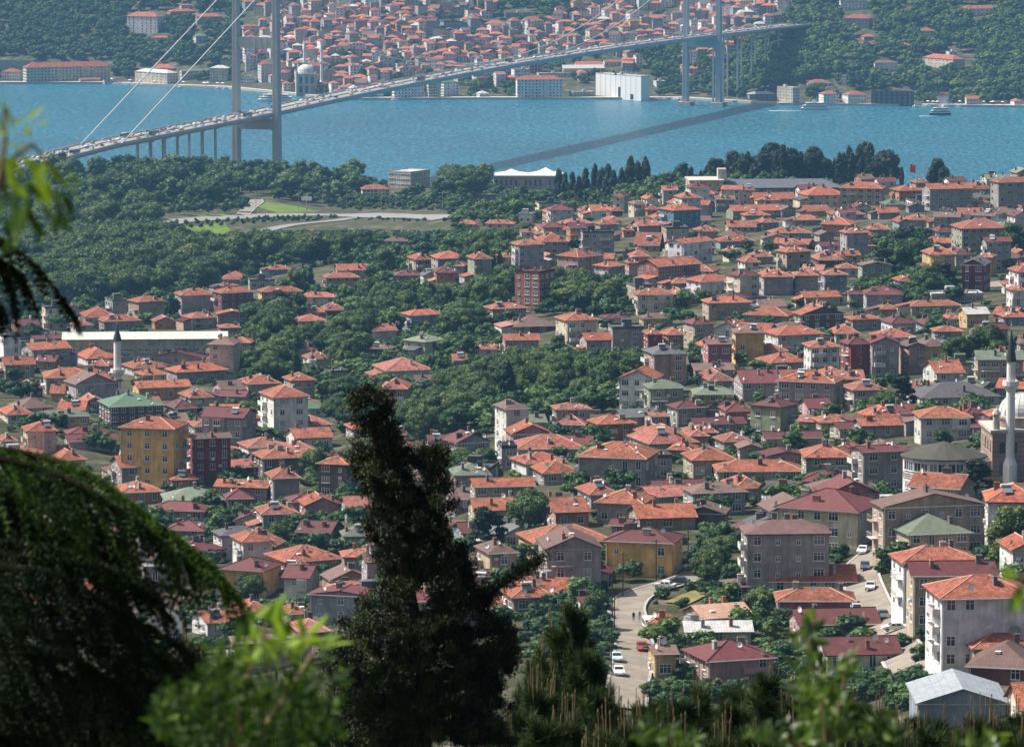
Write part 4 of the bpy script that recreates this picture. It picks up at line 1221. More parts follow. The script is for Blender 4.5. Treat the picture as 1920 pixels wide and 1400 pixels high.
def crown(seed, kind, ncl, nl, size):
    rg = np.random.default_rng(seed); Vs, Ts, Ti = [], [], []; k = 0
    for i in range(ncl):
        if kind == 'round':
            d = rdir(rg, 1)[0]; r = rg.uniform(.35, 1) ** .5; z = .60 + d[2] * .30 * r; c = np.array([d[0]*.36*r, d[1]*.36*r, z]); c[:2] *= (1.1 - max(0, z - .6) * 1.1); rr = rg.uniform(.11, .19)
            if i < 3: c = np.array([rg.uniform(-.1,.1), rg.uniform(-.1,.1), .5 + .1*i]); rr = .24
            sc = np.array([1, 1, .85])
        elif kind == 'wide':
            d = rdir(rg, 1)[0]; r = rg.uniform(.3, 1) ** .5; c = np.array([d[0]*.50*r, d[1]*.50*r, .62 + d[2]*.20*r]); rr = rg.uniform(.11, .19); sc = np.array([1, 1, .75])
            if i < 3: c = np.array([rg.uniform(-.2,.2), rg.uniform(-.2,.2), .58]); rr = .25
        elif kind == 'tall':
            z = rg.uniform(.22, .93); R_ = .27 * math.sin(min(1, (1 - z) * 1.7 + .12) * 1.57); a = rg.uniform(0, 6.28); q = rg.uniform(.3, 1) ** .5; c = np.array([math.cos(a)*R_*q, math.sin(a)*R_*q, z]); rr = rg.uniform(.09, .15); sc = np.array([1, 1, 1.1])
        elif kind == 'cyp':
            z = rg.uniform(.06, .96); R_ = .105 * min(1, (1 - z) * 2.6 + .12) * min(1, z * 5 + .5); a = rg.uniform(0, 6.28); q = rg.uniform(.2, 1) ** .5; c = np.array([math.cos(a)*R_*q, math.sin(a)*R_*q, z]); rr = rg.uniform(.035, .06); sc = np.array([1, 1, 2.0])
        else:                              # 'pine': flat spreading tiers
            z = .35 + .62 * (i / ncl); R_ = .33 * (1.1 - z) + .06; a = rg.uniform(0, 6.28); q = rg.uniform(.2, 1) ** .5; c = np.array([math.cos(a)*R_*q*1.3, math.sin(a)*R_*q*1.3, z]); rr = rg.uniform(.06, .11); sc = np.array([1.3, 1.3, .5])
        tb = rg.uniform(.15, .75)
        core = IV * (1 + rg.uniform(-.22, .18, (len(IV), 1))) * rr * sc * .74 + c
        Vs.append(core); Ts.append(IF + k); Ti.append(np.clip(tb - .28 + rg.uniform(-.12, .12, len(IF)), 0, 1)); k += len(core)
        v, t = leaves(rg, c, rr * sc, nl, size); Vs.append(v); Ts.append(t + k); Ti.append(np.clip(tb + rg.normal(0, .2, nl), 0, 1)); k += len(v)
    return np.concatenate(Vs), np.concatenate(Ts), np.concatenate(Ti)
def trunk_mesh(seed, kind):
    rg = random.Random(seed); mb = MB(); H = {'round': .62, 'wide': .6, 'tall': .8, 'cyp': .9, 'pine': .92}[kind]
    p = Vector((0, 0, -.12)); r = .03
    for i in range(5):
        q = Vector((rg.uniform(-.02, .02), rg.uniform(-.02, .02), H * (i + 1) / 5)); r2 = .03 * (1 - (i + 1) / 6); mb.tube(p, q, r, 6, r2); p, r = q, r2
        if i and kind in ('round', 'wide', 'pine'):
            for k in range(2): a = rg.uniform(0, 6.28); mb.tube(q, q + Vector((math.cos(a)*.24, math.sin(a)*.24, .12)), r2 * .7, 4, .004)
    return mb.mesh('trunk', [M['bark']])
PROT = {}
def proto(kind, n, ncl, nl, size, mat, key=None):
    out = []
    for i in range(n):
        A = crown(hash((kind, i)) % 1000 + i * 17 if False else i * 31 + len(kind) * 7 + ncl, kind, ncl, nl, size)
        out.append((np_mesh('crown', A[0], A[1], [mat], A[2]), trunk_mesh(i, kind), A))
    PROT[key or kind] = out
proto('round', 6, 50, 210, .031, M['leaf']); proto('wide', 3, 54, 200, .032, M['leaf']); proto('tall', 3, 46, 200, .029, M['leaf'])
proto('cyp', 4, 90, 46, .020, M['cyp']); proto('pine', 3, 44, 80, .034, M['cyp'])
LO = [crown(500 + i, k, 18, 44, .06) for i, k in enumerate(('round', 'round', 'wide', 'tall', 'round', 'wide'))]

# ------------------------------------------------------------------ landmarks
def S_at(P): return F / P.y
def dome_prof(r, z0, k=1.0, n=8): return [(r * math.cos(math.pi/2*i/n) + .001, z0 + r * k * math.sin(math.pi/2*i/n)) for i in range(n + 1)]
def minaret(root_label, px, ytip, ybase, r, far=False, D=None, balc=(.62,), cap='dark', group=None):
    P = hitf(px, ybase, far) if D is None else at(px, ybase, D); H = (ybase - ytip) / S_at(P)
    t = thing('minaret', root_label, 'minaret', P, 0, group)
    mb = MB(); mb.lathe([(r*1.7, -6), (r*1.7, H*.12), (r*1.05, H*.17), (r*.95, H*.78), (r*1.1, H*.785), (r*1.1, H*.795)], 14); mb.build('shaft', M['stone'] if cap == 'stone' else M['white'], t, smooth=False)
    for b in balc:
        mb = MB(); z = H * b; mb.lathe([(r, z - r*1.4), (r*1.35, z - r*.7), (r*1.85, z), (r*1.85, z + 1.0), (r*1.7, z + 1.0), (r*1.7, z + .1), (r*.9, z + .1)], 14); mb.build('gallery', M['white'], t)
    mb = MB(); mb.lathe([(r*1.2, H*.79), (r*.85, H*.86), (r*.25, H*.965), (.05, H)], 14); mb.build('spire', M['dark'] if cap == 'dark' else M['lead'], t)
    mb = MB(); mb.tube((0,0,H-.2), (0,0,H+1.6), .06, 5); mb.lathe([(.02, H+.6), (.2, H+.8), (.02, H+1.0)], 8); mb.build('finial', M['ridge'], t)
    return t
minaret('slender pale minaret with pointed dark cap standing among the left-hand houses', 221, 607, 752, 1.15, cap='dark', balc=(.38,))
minaret('white minaret with dark spire beside the domed stone mosque', 1893, 612, 905, .92, balc=(.635,), D=1010)
minaret('short pale minaret rising from trees by the small mosque', 585, 662, 705, .8, balc=(.6,))
minaret('slim white minaret left of the waterside baroque mosque', 571, 78, 165, 1.3, True, balc=(.55,), cap='lead')
minaret('slim white minaret right of the waterside baroque mosque', 603, 78, 165, 1.3, True, balc=(.55,), cap='lead')
minaret('far white minaret above the end of the bridge deck', 1415, -6, 32, 1.2, True, balc=(.6,), cap='lead')
def arch_win(mb, x, y, z, w, h, ang, m=0):
    pts = [(-w/2, 0), (w/2, 0)] + [(w/2 * math.cos(a), h - w/2 + w/2 * math.sin(a)) for a in [math.pi * i / 6 for i in range(7)]]
    c, s = math.cos(ang), math.sin(ang); mb.face([(x + p*c, y + p*s, z + q) for p, q in pts], m)
# domed stone mosque at the right edge
P = at(1925, 905, 1010); s = S_at(P); t = thing('mosque', 'domed stone mosque with banded walls beside the white minaret', 'mosque', P, R(4))
W = 14.5; mb = MB(); mb.box(-W/2, W/2, 0, W, -8, 10.5); wl = mb.build('wall', M['wall'], t, color=(.36,.30,.26))
mb = MB()
for i in range(10): mb.box(-W/2-.03, W/2+.03, -.03, W+.03, .4 + i*1.0, .75 + i*1.0)
mb.build('brick_band', M['wall'], wl, color=(.30,.19,.15))
mb = MB(); mb.box(-W/2-.5, W/2+.5, -.5, W+.5, 10.5, 11.1); mb.build('cornice', M['stone'], t)
mb = MB(); mb.lathe([(5.6, 11), (5.6, 12.8), (5.9, 12.9), (5.9, 13.3), (5.0, 13.4)], 20, 0, (0, W/2)); mb.build('drum', M['wall'], t, color=(.40,.34,.30))
mb = MB(); mb.lathe([(5.3, 13.2)] + dome_prof(4.9, 13.4, .92), 24, 0, (0, W/2)); mb.build('dome', M['lead'], t, smooth=True)
for i in range(20):
    a = 2*math.pi*i/20; mb = MB(); pr = dome_prof(4.93, 13.4, .92)
    for (r0, z0), (r1, z1) in zip(pr[:-1], pr[1:]): mb.tube((r0*math.cos(a), W/2 + r0*math.sin(a), z0), (r1*math.cos(a), W/2 + r1*math.sin(a), z1), .06, 4)
    mb.build('dome_rib', M['stone'], t)
for x in (-W/2 + .9, W/2 - .9):
    mb = MB(); mb.lathe([(.75, 11), (.75, 14), (.95, 14.1), (.95, 14.4), (.5, 15.2), (.03, 15.6)], 8, 0, (x, .9)); mb.build('corner_turret', M['stone'], t)
for i in range(5):
    mb = MB(); x = -5.2 + i * 2.6; arch_win(mb, x, -.05, 6.2, 1.1, 2.4, 0); mb.build('arched_window', M['glass'], t)
    mb = MB(); arch_win(mb, x, -.05, 1.6, 1.2, 2.6, 0); mb.build('arched_window', M['glass'], t)
for i in range(4):
    mb = MB(); arch_win(mb, -W/2 - .05, 2.2 + i * 3.3, 6.2, 1.1, 2.4, -math.pi/2); mb.build('arched_window', M['glass'], t)
mb = MB(); mb.lathe(dome_prof(2.0, 4.6, .8), 14, 0, (-W/2 - 2.2, 3)); mb.build('porch_dome', M['lead'], t, smooth=True)
mb = MB(); mb.box(-W/2 - 4.4, -W/2 - .02, .8, 5.2, -6, 4.6); mb.build('porch', M['wall'], t, color=(.4,.36,.33))
# white rounded building with olive roof
P = at(1775, 926, 985); s = S_at(P); t = thing('white_building', 'white rounded building with ribbon windows and a dark olive roof', 'building', P, 0)
rw, rd_ = 8.4, 7.4; Hh = 6.7; N = 14
def rr(i, k=1.0): a = 2*math.pi*(i + .5)/N; return (rw*k*math.cos(a), rd_ + rd_*k*math.sin(a))
mb = MB(); mb.prism([(*rr(i), -8) for i in range(N)], [(*rr(i), Hh) for i in range(N)]); mb.build('wall', M['wall'], t, color=(.70,.68,.67))
mb = MB(); mb.prism([(*rr(i, 1.07), Hh + .02) for i in range(N)], [(*rr(i, 1.07), Hh + .25) for i in range(N)]); 
for i in range(N): mb.face([(*rr(i, 1.07), Hh+.25), (*rr((i+1) % N, 1.07), Hh+.25), (0, rd_, Hh + 3.1)])
mb.build('roof', M['sheet'], t, color=(.105,.10,.075))
for zz in (3.35, 2.5, 2.95):
    mb = MB(); mb.prism([(*rr(i, 1.006), zz) for i in range(N)], [(*rr(i, 1.006), zz + .14) for i in range(N)]); mb.build('maroon_band', M['wall'], t, color=(.14,.03,.05))
for i in range(7, 14):
    a, b = Vector((*rr(i), 0)), Vector((*rr((i + 1) % N), 0)); dd = (b - a); ang = math.atan2(dd.y, dd.x)
    for f in (.27, .73):
        fm, pm = win_mesh(1.4, 1.7, True); p = a.lerp(b, f); o = obj('window', fm, t, (p.x, p.y, 4.3), ang); obj('pane', pm, o)
        fm, pm = win_mesh(.8, 1.4, True); o = obj('window', fm, t, (p.x, p.y, .6), ang); obj('pane', pm, o)
# long green hall with white roof
P = hitf(262, 690); s = S_at(P); Wd = 312 / s; t = thing('green_hall', 'long pale green hall with white metal roof behind the minaret', 'hall', hitf(272, 684), R(3))
h_ = (684 - 634) / s; mb = MB(); mb.box(-Wd/2, Wd/2, 0, 16, -8, h_); mb.build('wall', M['wall'], t, color=(.44,.52,.36))
mb = MB(); roof_geo(mb, 'S', Wd, 16, h_ + .03, 1.6, .6); mb.build('roof', M['sheet'], t, color=(.50,.52,.46))
mb = MB(); mb.box(-Wd/2 - .05, Wd/2 + .05, -.12, -.02, h_ - 2.2, h_ - .25); mb.build('fascia', M['wall'], t, color=(.36,.46,.31))
for i in range(9):
    x = -Wd/2 + Wd * (i + .5) / 9
    for k in range(4):
        for j in range(2):
            fm, pm = win_mesh(.9, 1.3, False); obj('window', fm, t, (x - 1.6 + k * 1.06, 0, 3.0 + j * 1.6), 0)
    mb = MB(); mb.box(x + Wd/18 - .25, x + Wd/18 + .25, -.25, -.01, -2, h_ - 2.25); mb.build('pilaster', M['wall'], t, color=(.36,.44,.30))
# palace, tented hall, long dark roof on the near shore
house('B', 265, 500, 190, 275, 180, 'F', 'w', 'c', -110, dep=22, name='palace', cat='palace', label='square grey stone palace with flat roof among shore trees', win=(11, 9))
house('B', 110, 270, 285, 325, 255, 'H', 'p', 'w', 0, dep=12, name='villa', cat='villa', label='two-storey villa with red roof beside the shore palace', win=(7, 4))
house('B', 730, 870, 325, 348, 305, 'F', 'k', 'r', 0, dep=12, name='low_building', cat='building', label='low dark-roofed building before the tented hall', win=(6, 3))
def tent_hall():
    P = hitf(990, 349); s = S_at(P); W = 128 / s; t = thing('tented_hall', 'pinkish waterfront hall topped by two white tent roofs', 'hall', P, R(-2)); h = 23 / s; d = 26
    mb = MB(); mb.box(-W/2, W/2, 0, d, -8, h); mb.build('wall', M['wall'], t, color=(.40,.31,.30))
    mb = MB(); mb.box(-W/2-.3, W/2+.3, -.3, d+.3, h, h+.9); mb.build('cornice', M['stone'], t)
    for k in (-1, 1):
        mb = MB(); x = k * W/4; c = (x, d/2, h + 4.2 + (k > 0)); e = [(x - W*.22, 1.5, h+1), (x + W*.22, 1.5, h+1), (x + W*.22, d-1.5, h+1), (x - W*.22, d-1.5, h+1)]
        for i in range(4):
            a, b = Vector(e[i]), Vector(e[(i+1) % 4]); cc = Vector(c); m1 = a.lerp(cc, .5) - Vector((0,0,.7)); m2 = b.lerp(cc, .5) - Vector((0,0,.7)); mb.face([a, b, m2, m1]); mb.face([m1, m2, cc])
        mb.build('tent_roof', M['tent'], t)
    for i in range(14):
        mb = MB(); arch_win(mb, -W/2 + W*(i+.5)/14, -.05, h*.3, 1.3, h*.5, 0); mb.build('arched_window', M['glass'], t)
tent_hall()
def long_school():
    P = hitf(1440, 372); s = S_at(P); W = 275 / s; t = thing('long_building', 'long building with dark grey slate roof under the evergreen grove', 'building', P, R(4)); h = 20 / s; d = 15
    mb = MB(); mb.box(-W/2, W/2, 0, d, -8, h); mb.build('wall', M['wall'], t, color=(.16,.15,.14))
    mb = MB(); roof_geo(mb, 'H', W, d, h + .03, 3.6, .6); mb.build('roof', M['sheet'], t, color=(.11,.12,.14))
    mb = MB(); mb.box(-W/2 - 3, -W/2 + 13, -4, d + 1, -8, h + 3.5); wing = mb.build('end_wing', M['wall'], t, color=(.50,.44,.33))
    mb = MB(); mb.box(-W/2 - 3.4, -W/2 + 13.4, -4.4, d + 1.4, h + 3.5, h + 4.2); mb.build('parapet', M['stone'], wing)
    mb = MB(); mb.box(-W/2 + 11, -W/2 + 15, 2, 7, h + 3, h + 9); mb.build('stair_tower', M['wall'], t, color=(.55,.52,.47))
    for j in range(3):
        for i in range(4): fm, pm = win_mesh(1.2, 1.5, False); obj('window', fm, t, (-W/2 - 3, d - 1 - i * 3.6, .2 + j * 2.9), -math.pi/2)
        for i in range(4): obj('window', fm, t, (-W/2 - 1 + i * 3.8, -4, .2 + j * 2.9), 0)
    for i in range(18): fm, pm = win_mesh(1.2, 1.5, False); obj('window', fm, t, (-W/2 + 16 + i * (W - 18) / 18, 0, h - 2.6), 0)
long_school()
# baroque mosque on the far quay
P = at(575, 178, float(np.interp(575, SHU, SHD)) + 2); s = S_at(P); t = thing('waterside_mosque', 'small domed baroque mosque on the far quay behind the bridge', 'mosque', P, R(8))
W = 36 / s; h = 38 / s; mb = MB(); mb.box(-W/2, W/2, 0, W, -3, h); mb.build('wall', M['wall'], t, color=(.50,.47,.43))
mb = MB(); mb.box(-W/2-.5, W/2+.5, -.5, W+.5, h, h+.8); mb.build('cornice', M['stone'], t)
mb = MB(); mb.lathe([(W*.47, h + .8), (W*.47, h + 2.2)] + dome_prof(W*.44, h + 2.4, .85), 20, 0, (0, W/2)); mb.build('dome', M['lead'], t, smooth=True)
for i in range(3):
    for j in range(2): mb = MB(); arch_win(mb, -W*.3 + W*.3*i, -.06, h*.1 + h*.45*j, W*.16, h*.36, 0); mb.build('arched_window', M['glass'], t)
for x in (-W/2, W/2): mb = MB(); mb.box(x-.9, x+.9, -1, .8, -3, h + 3); mb.build('corner_pier', M['stone'], t)
# little far dome by the deck's end
P = hitf(1388, 38, True); t = thing('small_mosque', 'white dome beside the far minaret above the bridge end', 'mosque', P, 0)
mb = MB(); mb.box(-7, 7, 0, 14, -3, 5); mb.build('wall', M['wall'], t, color=(.5,.48,.45)); mb = MB(); mb.lathe(dome_prof(6.4, 5, .85), 16, 0, (0, 7)); mb.build('dome', M['lead'], t, smooth=True)
# flag
P = hitf(1706, 345); t = thing('flag', 'big red flag on a pole on the ridge by the strait', 'flag', P, 0)
mb = MB(); mb.tube((0,0,0), (0,0,11.5), .12, 6, .07); mb.build('pole', M['rail'], t)
mb = MB(); n = 8
for i in range(n):
    a, b = i/n, (i+1)/n; f = lambda u: (.15 + 2.6*u, .35*math.sin(u*6), 0)
    for z0, z1 in ((7.2, 9.2), (9.2, 11.2)):
        p, q = f(a), f(b); mb.face([(p[0], p[1], z0 - a*.5), (q[0], q[1], z0 - b*.5), (q[0], q[1], z1 - b*.5), (p[0], p[1], z1 - a*.5)])
mb.build('cloth', M['red'], t)
for px, py in ((1722, 222 / 3 + 90),):
    pass
big = [h['o'] for h in HOUSES if h['o'].get('label', '').startswith('huge windowless')][0]; hb = [h for h in HOUSES if h['o'] == big][0]
for x_, z_, w_, h2 in ((1.5, 0, 3.2, 11), (-4, 22, 3, 2.6), (hb['w']*.3, 0, 4.5, 5)):
    mb = MB(); mb.box(x_ - w_/2, x_ + w_/2, -.12, -.02, z_, z_ + h2); mb.build('opening', M['dark'], big)
for i in range(1, 9):
    mb = MB(); x_ = -hb['w']/2 + hb['w'] * i / 9; mb.box(x_ - .15, x_ + .15, -.10, -.01, 0, 28); mb.build('panel_joint', M['rail'], big)
# billboards, road signs and garden bushes beside the motorway
def sign(px, py, w, h, label):
    P = hitf(px, py); t = thing('billboard', label, 'sign', P, 0); mb = MB(); mb.tube((0,0,-1), (0,0,8), .35, 8); mb.build('post', M['rail'], t); mb = MB(); mb.box(-w/2, w/2, -.25, .25, 8, 8+h); mb.build('panel', M['white'], t)
sign(575, 402, 6, 2.2, 'white billboard on a single post by the motorway'); sign(452, 368, 7, 3, 'pale road sign board below the near bridge tower')
bushm = [np_mesh('bush', *crown(900 + i, 'round', 8, 60, .07)[:2], [M['leaf']], crown(900 + i, 'round', 8, 60, .07)[2]) for i in range(3)]
for i in range(26):
    f = i / 25; px = 330 + 240 * f; py = 421 - 10 * f + (9 if i % 2 else 0) * (1 - f); P = hitf(px, py + 2)
    o = tag(obj('clipped_bush', random.choice(bushm), None, (P.x, P.y, P.z - .8), random.uniform(0, 6)), 'small round clipped bush in the row along the motorway', 'bush', 'clipped bushes along the motorway'); o.scale = (4.2, 4.2, 4.6)
mb = MB(); mb.tube((0,0,0), (0,0,12), .15, 6, .08); mb.tube((-2,0,12), (2,0,12), .06, 5); lm2 = mb.mesh('post', [M['rail']])
mb = MB(); mb.box(-2.2, -1.4, -.15, .15, 11.9, 12.1); mb.box(1.4, 2.2, -.15, .15, 11.9, 12.1); lh2 = mb.mesh('lamp_head', [M['white']])
for i, (px, py) in enumerate([(480,398),(605,396),(650,395),(742,398),(715,398),(830,403),(560,396),(690,470),(110,330),(85,325),(163,300),(178,285)]):
    P = hitf(px, py) ; t = thing('street_lamp', 'tall double-armed lamp post by the motorway near the strait', 'street lamp', P, 0, 'motorway lamp posts'); obj('post', lm2, t); obj('lamp_head', lh2, t)
# pipe-framed gantry line on the approach and a retaining wall under the wood
P0 = [hitf(x, y) for x, y in ((205,425),(250,395),(275,388),(325,383))]
mb = MB()
for a, b in zip(P0[:-1], P0[1:]): mb.face([a + Vector((0,0,-1)), b + Vector((0,0,-1)), b + Vector((0,0,6)), a + Vector((0,0,6))]); mb.face([a + Vector((0,1,6)), b + Vector((0,1,6)), b + Vector((0,1,-1)), a + Vector((0,1,-1))]); mb.face([a + Vector((0,0,6)), b + Vector((0,0,6)), b + Vector((0,1,6)), a + Vector((0,1,6))])
tag(mb.build('retaining_wall', M['conc']), 'long concrete retaining wall below the wood by the motorway', 'wall')

# ------------------------------------------------------------------ vehicles
def car_mesh(L=4.3, W=1.75, H=1.45, van=False, simple=False):
    hw = W/2; b = MB(); k = L / 4.3
    if van: prof = [(-2.15,.35),(-2.18,.8),(-2.15,H-.12),(-2.0,H),(1.2,H),(1.45,H-.08),(1.85,1.15),(2.12,.95),(2.2,.6),(2.15,.35)]
    else: prof = [(-2.1,.32),(-2.15,.62),(-2.05,.90),(-1.55,.96),(-.95,H-.06),(-.55,H),(.35,H-.02),(.95,.98),(1.85,.82),(2.12,.62),(2.12,.34)]
    def hwz(z): return hw * (.94 if z < .4 else 1.0 if z < 1.0 else 1.0 - (.06 if van else .19) * (z - 1.0) / (H - 1.0))
    Lp = [(-hwz(z), y*k, z) for y, z in prof]; Rp = [(hwz(z), y*k, z) for y, z in prof]
    b.face(Lp, 0); b.face(list(reversed(Rp)), 0)
    for i in range(len(prof)): j = (i + 1) % len(prof); b.face([Lp[j], Lp[i], Rp[i], Rp[j]], 0)
    g = b if simple else MB(); gm = 1 if simple else 0; e = .015
    def q(y0, z0, y1, z1, sgn):
        n = Vector((0, z1 - z0, -(y1 - y0))).normalized() * (.02 * sgn); f = .86
        g.face([(-hwz(z0)*f, y0*k + n.y, z0 + n.z), (hwz(z0)*f, y0*k + n.y, z0 + n.z), (hwz(z1)*f, y1*k + n.y, z1 + n.z), (-hwz(z1)*f, y1*k + n.y, z1 + n.z)], gm)
    if van:
        q(1.80, 1.19, 1.47, H-.14, 1)
        sw = [(-1.8, 1.15, -.5, H-.25), (-.4, 1.15, .6, H-.25), (.7, 1.15, 1.4, H-.25)]
    else:
        q(.90, 1.02, .40, H-.07, 1); q(-1.5, 1.01, -1.0, H-.1, -1); sw = [(-1.15, 1.02, -.25, H-.14), (-.2, 1.02, .55, H-.14)]
    for y0, z0, y1, z1 in sw:
        for s in (-1, 1):
            a0, a1 = (hwz(z0) + e) * s, (hwz(z1) + e) * s; sh = .12 if not van else .03
            g.face([(a0, y0*k, z0), (a0, y1*k, z0), (a1, (y1 - sh)*k, z1), (a1, (y0 + sh*1.5)*k, z1)], gm)
    return b, g
def wheel_mesh():
    t = MB(); n = 12
    for r, x0, x1, m in ((.32, -.1, .1, 0), (.19, -.11, .11, 1)):
        A = [(x0, r*math.cos(6.283*i/n), r*math.sin(6.283*i/n)) for i in range(n)]; B = [(x1, y, z) for _, y, z in A]; t.prism(A, B, m)
    return t.mesh('wheel', [M['rubber'], M['rail']])
WHEEL = wheel_mesh()
def hl_mesh(): a = MB(); a.box(-.2, .2, -.03, .03, -.09, .09); return a.mesh('headlight', [M['frame']])
HL = hl_mesh(); GLASSC = plain('car_glass', (.02,.025,.03), .1, .6, 0, .1, 2)
_b, _g = car_mesh(); CAR = (_b.mesh('body', [M['paint']]), _g.mesh('window_glass', [GLASSC])); _b, _g = car_mesh(5.2, 1.95, 2.25, True); VAN = (_b.mesh('body', [M['paint']]), _g.mesh('window_glass', [GLASSC]))
CARS = [car_mesh(simple=True)[0].mesh('car', [M['paint'], GLASSC]), car_mesh(4.0, 1.75, 1.6, True, True)[0].mesh('car', [M['paint'], GLASSC]), car_mesh(4.6, 1.8, 1.45, False, True)[0].mesh('car', [M['paint'], GLASSC])]
def big_car(px, py, head, col, label, van=False):
    P = hitf(px, py); B = VAN if van else CAR; t = thing('van' if van else 'car', label, 'van' if van else 'car', (P.x, P.y, tz(P.x, P.y) + .37), head)
    obj('body', B[0], t, color=col); obj('window_glass', B[1], t); k = 1.25 if not van else 1.55
    for sx in (-1, 1):
        for sy in (-1, 1): obj('wheel', WHEEL, t, (sx * (.78 if not van else .88), sy * k, .32))
        obj('headlight', HL, t, (sx * .6, 2.13 if not van else 2.63, .66))
big_car(1217, 1185, R(185), (.75,.76,.76), 'white minibus parked on the street beside the small annex', True)
big_car(1156, 1242, R(184), (.42,.50,.55), 'silver-blue car parked at the street edge behind the white car')
big_car(1160, 1268, R(183), (.72,.73,.72), 'white car parked at the street edge nearest the pines')
big_car(1618, 1040, R(165), (.75,.75,.74), 'white car parked at the top of the lane by the tan house')
big_car(1300, 1070, R(120), (.40,.42,.43), 'grey estate car parked beside the yellow house')
big_car(1656, 1162, R(183), (.10,.12,.12), 'dark car parked in the lane below white balconies')
big_car(1676, 1186, R(95), (.72,.72,.70), 'white car parked across the lane below the dark car')
big_car(1606, 1150, R(183), (.45,.47,.48), 'grey car half hidden behind the pink house')
for q in ((1246, 1106, R(70), (.70,.70,.69), 'white car parked where the street bends below the yellow house'), (1272, 1098, R(72), (.05,.06,.07), 'black car parked where the street bends below the yellow house'), (1204, 1222, R(183), (.30,.05,.04), 'red car parked on the street below the minibus'), (1632, 1108, R(172), (.50,.52,.53), 'silver car parked halfway up the lane'), (1622, 1070, R(176), (.06,.08,.12), 'navy car parked near the top of the lane')): big_car(*q)
up = MB(); up.tube((0,0,-.5), (0,0,8.5), .13, 6, .09); UPM = up.mesh('post', [M['bark']]); up = MB(); up.tube((-.9,0,8.0), (.9,0,8.0), .06, 4); UPA = up.mesh('crossarm', [M['bark']])
UPOS = [hitf(*q) for q in ((1146,1262),(1152,1206),(1148,1160),(1168,1120),(1230,1094),(1290,1074))]; prevp = None
for k_, p_ in enumerate(UPOS):
    t = thing('utility_pole', 'thin wooden utility pole beside the street, ' + ('nearest the pines', 'second from the pines', 'third from the pines', 'at the bend', 'below the yellow house', 'farthest up the street')[k_], 'utility pole', p_, 0); obj('post', UPM, t); obj('crossarm', UPA, t)
    if prevp is not None:
        for o_ in (-.8, .8):
            mb = MB(); a_, b_ = Vector((o_, 0, 8.05)), prevp - p_ + Vector((o_, 0, 8.05)); L_ = [a_.lerp(b_, i/6) - Vector((0, 0, 4 * .5 * (i/6) * (1 - i/6))) for i in range(7)]
            for u_, v_ in zip(L_[:-1], L_[1:]): mb.tube(u_, v_, .02, 3)
            mb.build('wire', M['dark'], t)
    prevp = p_
cc = [((.75,.75,.74), 'white'), ((.75,.75,.74), 'white'), ((.42,.44,.46), 'silver'), ((.42,.44,.46), 'silver'), ((.03,.035,.04), 'black'), ((.10,.12,.14), 'dark grey'), ((.10,.12,.14), 'dark grey'), ((.42,.44,.46), 'silver'), ((.25,.04,.03), 'red'), ((.08,.14,.26), 'blue')] * 3 + [((.55,.27,.05), 'yellow')]
rv = random.Random(3); nb = 0
for lane in (-9.6, -6.0, -2.4, 2.4, 6.0, 9.6):
    t = -430 + rv.uniform(0, 20)
    while t < SPAN + 250:
        p = bp(t, lane + rv.uniform(-.3, .3), deck_z(t) + .06); col, nm = rv.choice(cc)
        o = tag(obj('car', rv.choice(CARS), None, p, BANG + (0 if lane > 0 else math.pi), color=col), nm + ' car in the traffic on the bridge deck', 'car', nm + ' cars on the bridge'); nb += 1
        t += rv.uniform(13, 42) if t < 0 else rv.uniform(22, 70) if t < 500 else rv.uniform(28, 80)
def bus_parts():
    b = MB(); b.box(-1.25, 1.25, -5.9, 5.9, .4, 3.1); b.box(-1.1, 1.1, -4.5, 3.0, 3.1, 3.35); g = MB()
    for s in (-1, 1): g.face([(s*1.265, -5.6, 1.4), (s*1.265, 5.6, 1.4), (s*1.265, 5.6, 2.6), (s*1.265, -5.6, 2.6)])
    for s in (-1, 1): g.face([(-1.1, s*5.915, 1.3), (1.1, s*5.915, 1.3), (1.1, s*5.915, 2.8), (-1.1, s*5.915, 2.8)])
    return b.mesh('body', [M['paint']]), g.mesh('window_band', [GLASSC])
BUS = bus_parts()
for px, o, col, lab in ((235, -6, (.5,.52,.5), 'pale coach on the bridge approach between the side cables'), (288, 6, (.08,.18,.12), 'dark green bus near the outer side cable'), (465, 6.5, (.10,.16,.13), 'dark bus passing under the near bridge tower'), (790, 6, (.12,.10,.09), 'dark bus near the middle of the bridge'), (955, -4, (.05,.12,.10), 'dark green bus beyond the middle of the bridge'), (140, 9, (.1,.11,.12), 'dark bus at the left end of the bridge approach')):
    best = min(np.arange(-480, 1300, 2.0), key=lambda t_: abs(pix(bp(t_, o, deck_z(t_)))[0] - px))
    t = thing('bus', lab, 'bus', bp(best, o, deck_z(best) + .06), BANG); obj('body', BUS[0], t, color=col); obj('window_band', BUS[1], t)
    for sx in (-1, 1):
        for sy in (-3.6, 3.4): w_ = obj('wheel', WHEEL, t, (sx * 1.15, sy, .42)); w_.scale = (1.2, 1.4, 1.4)
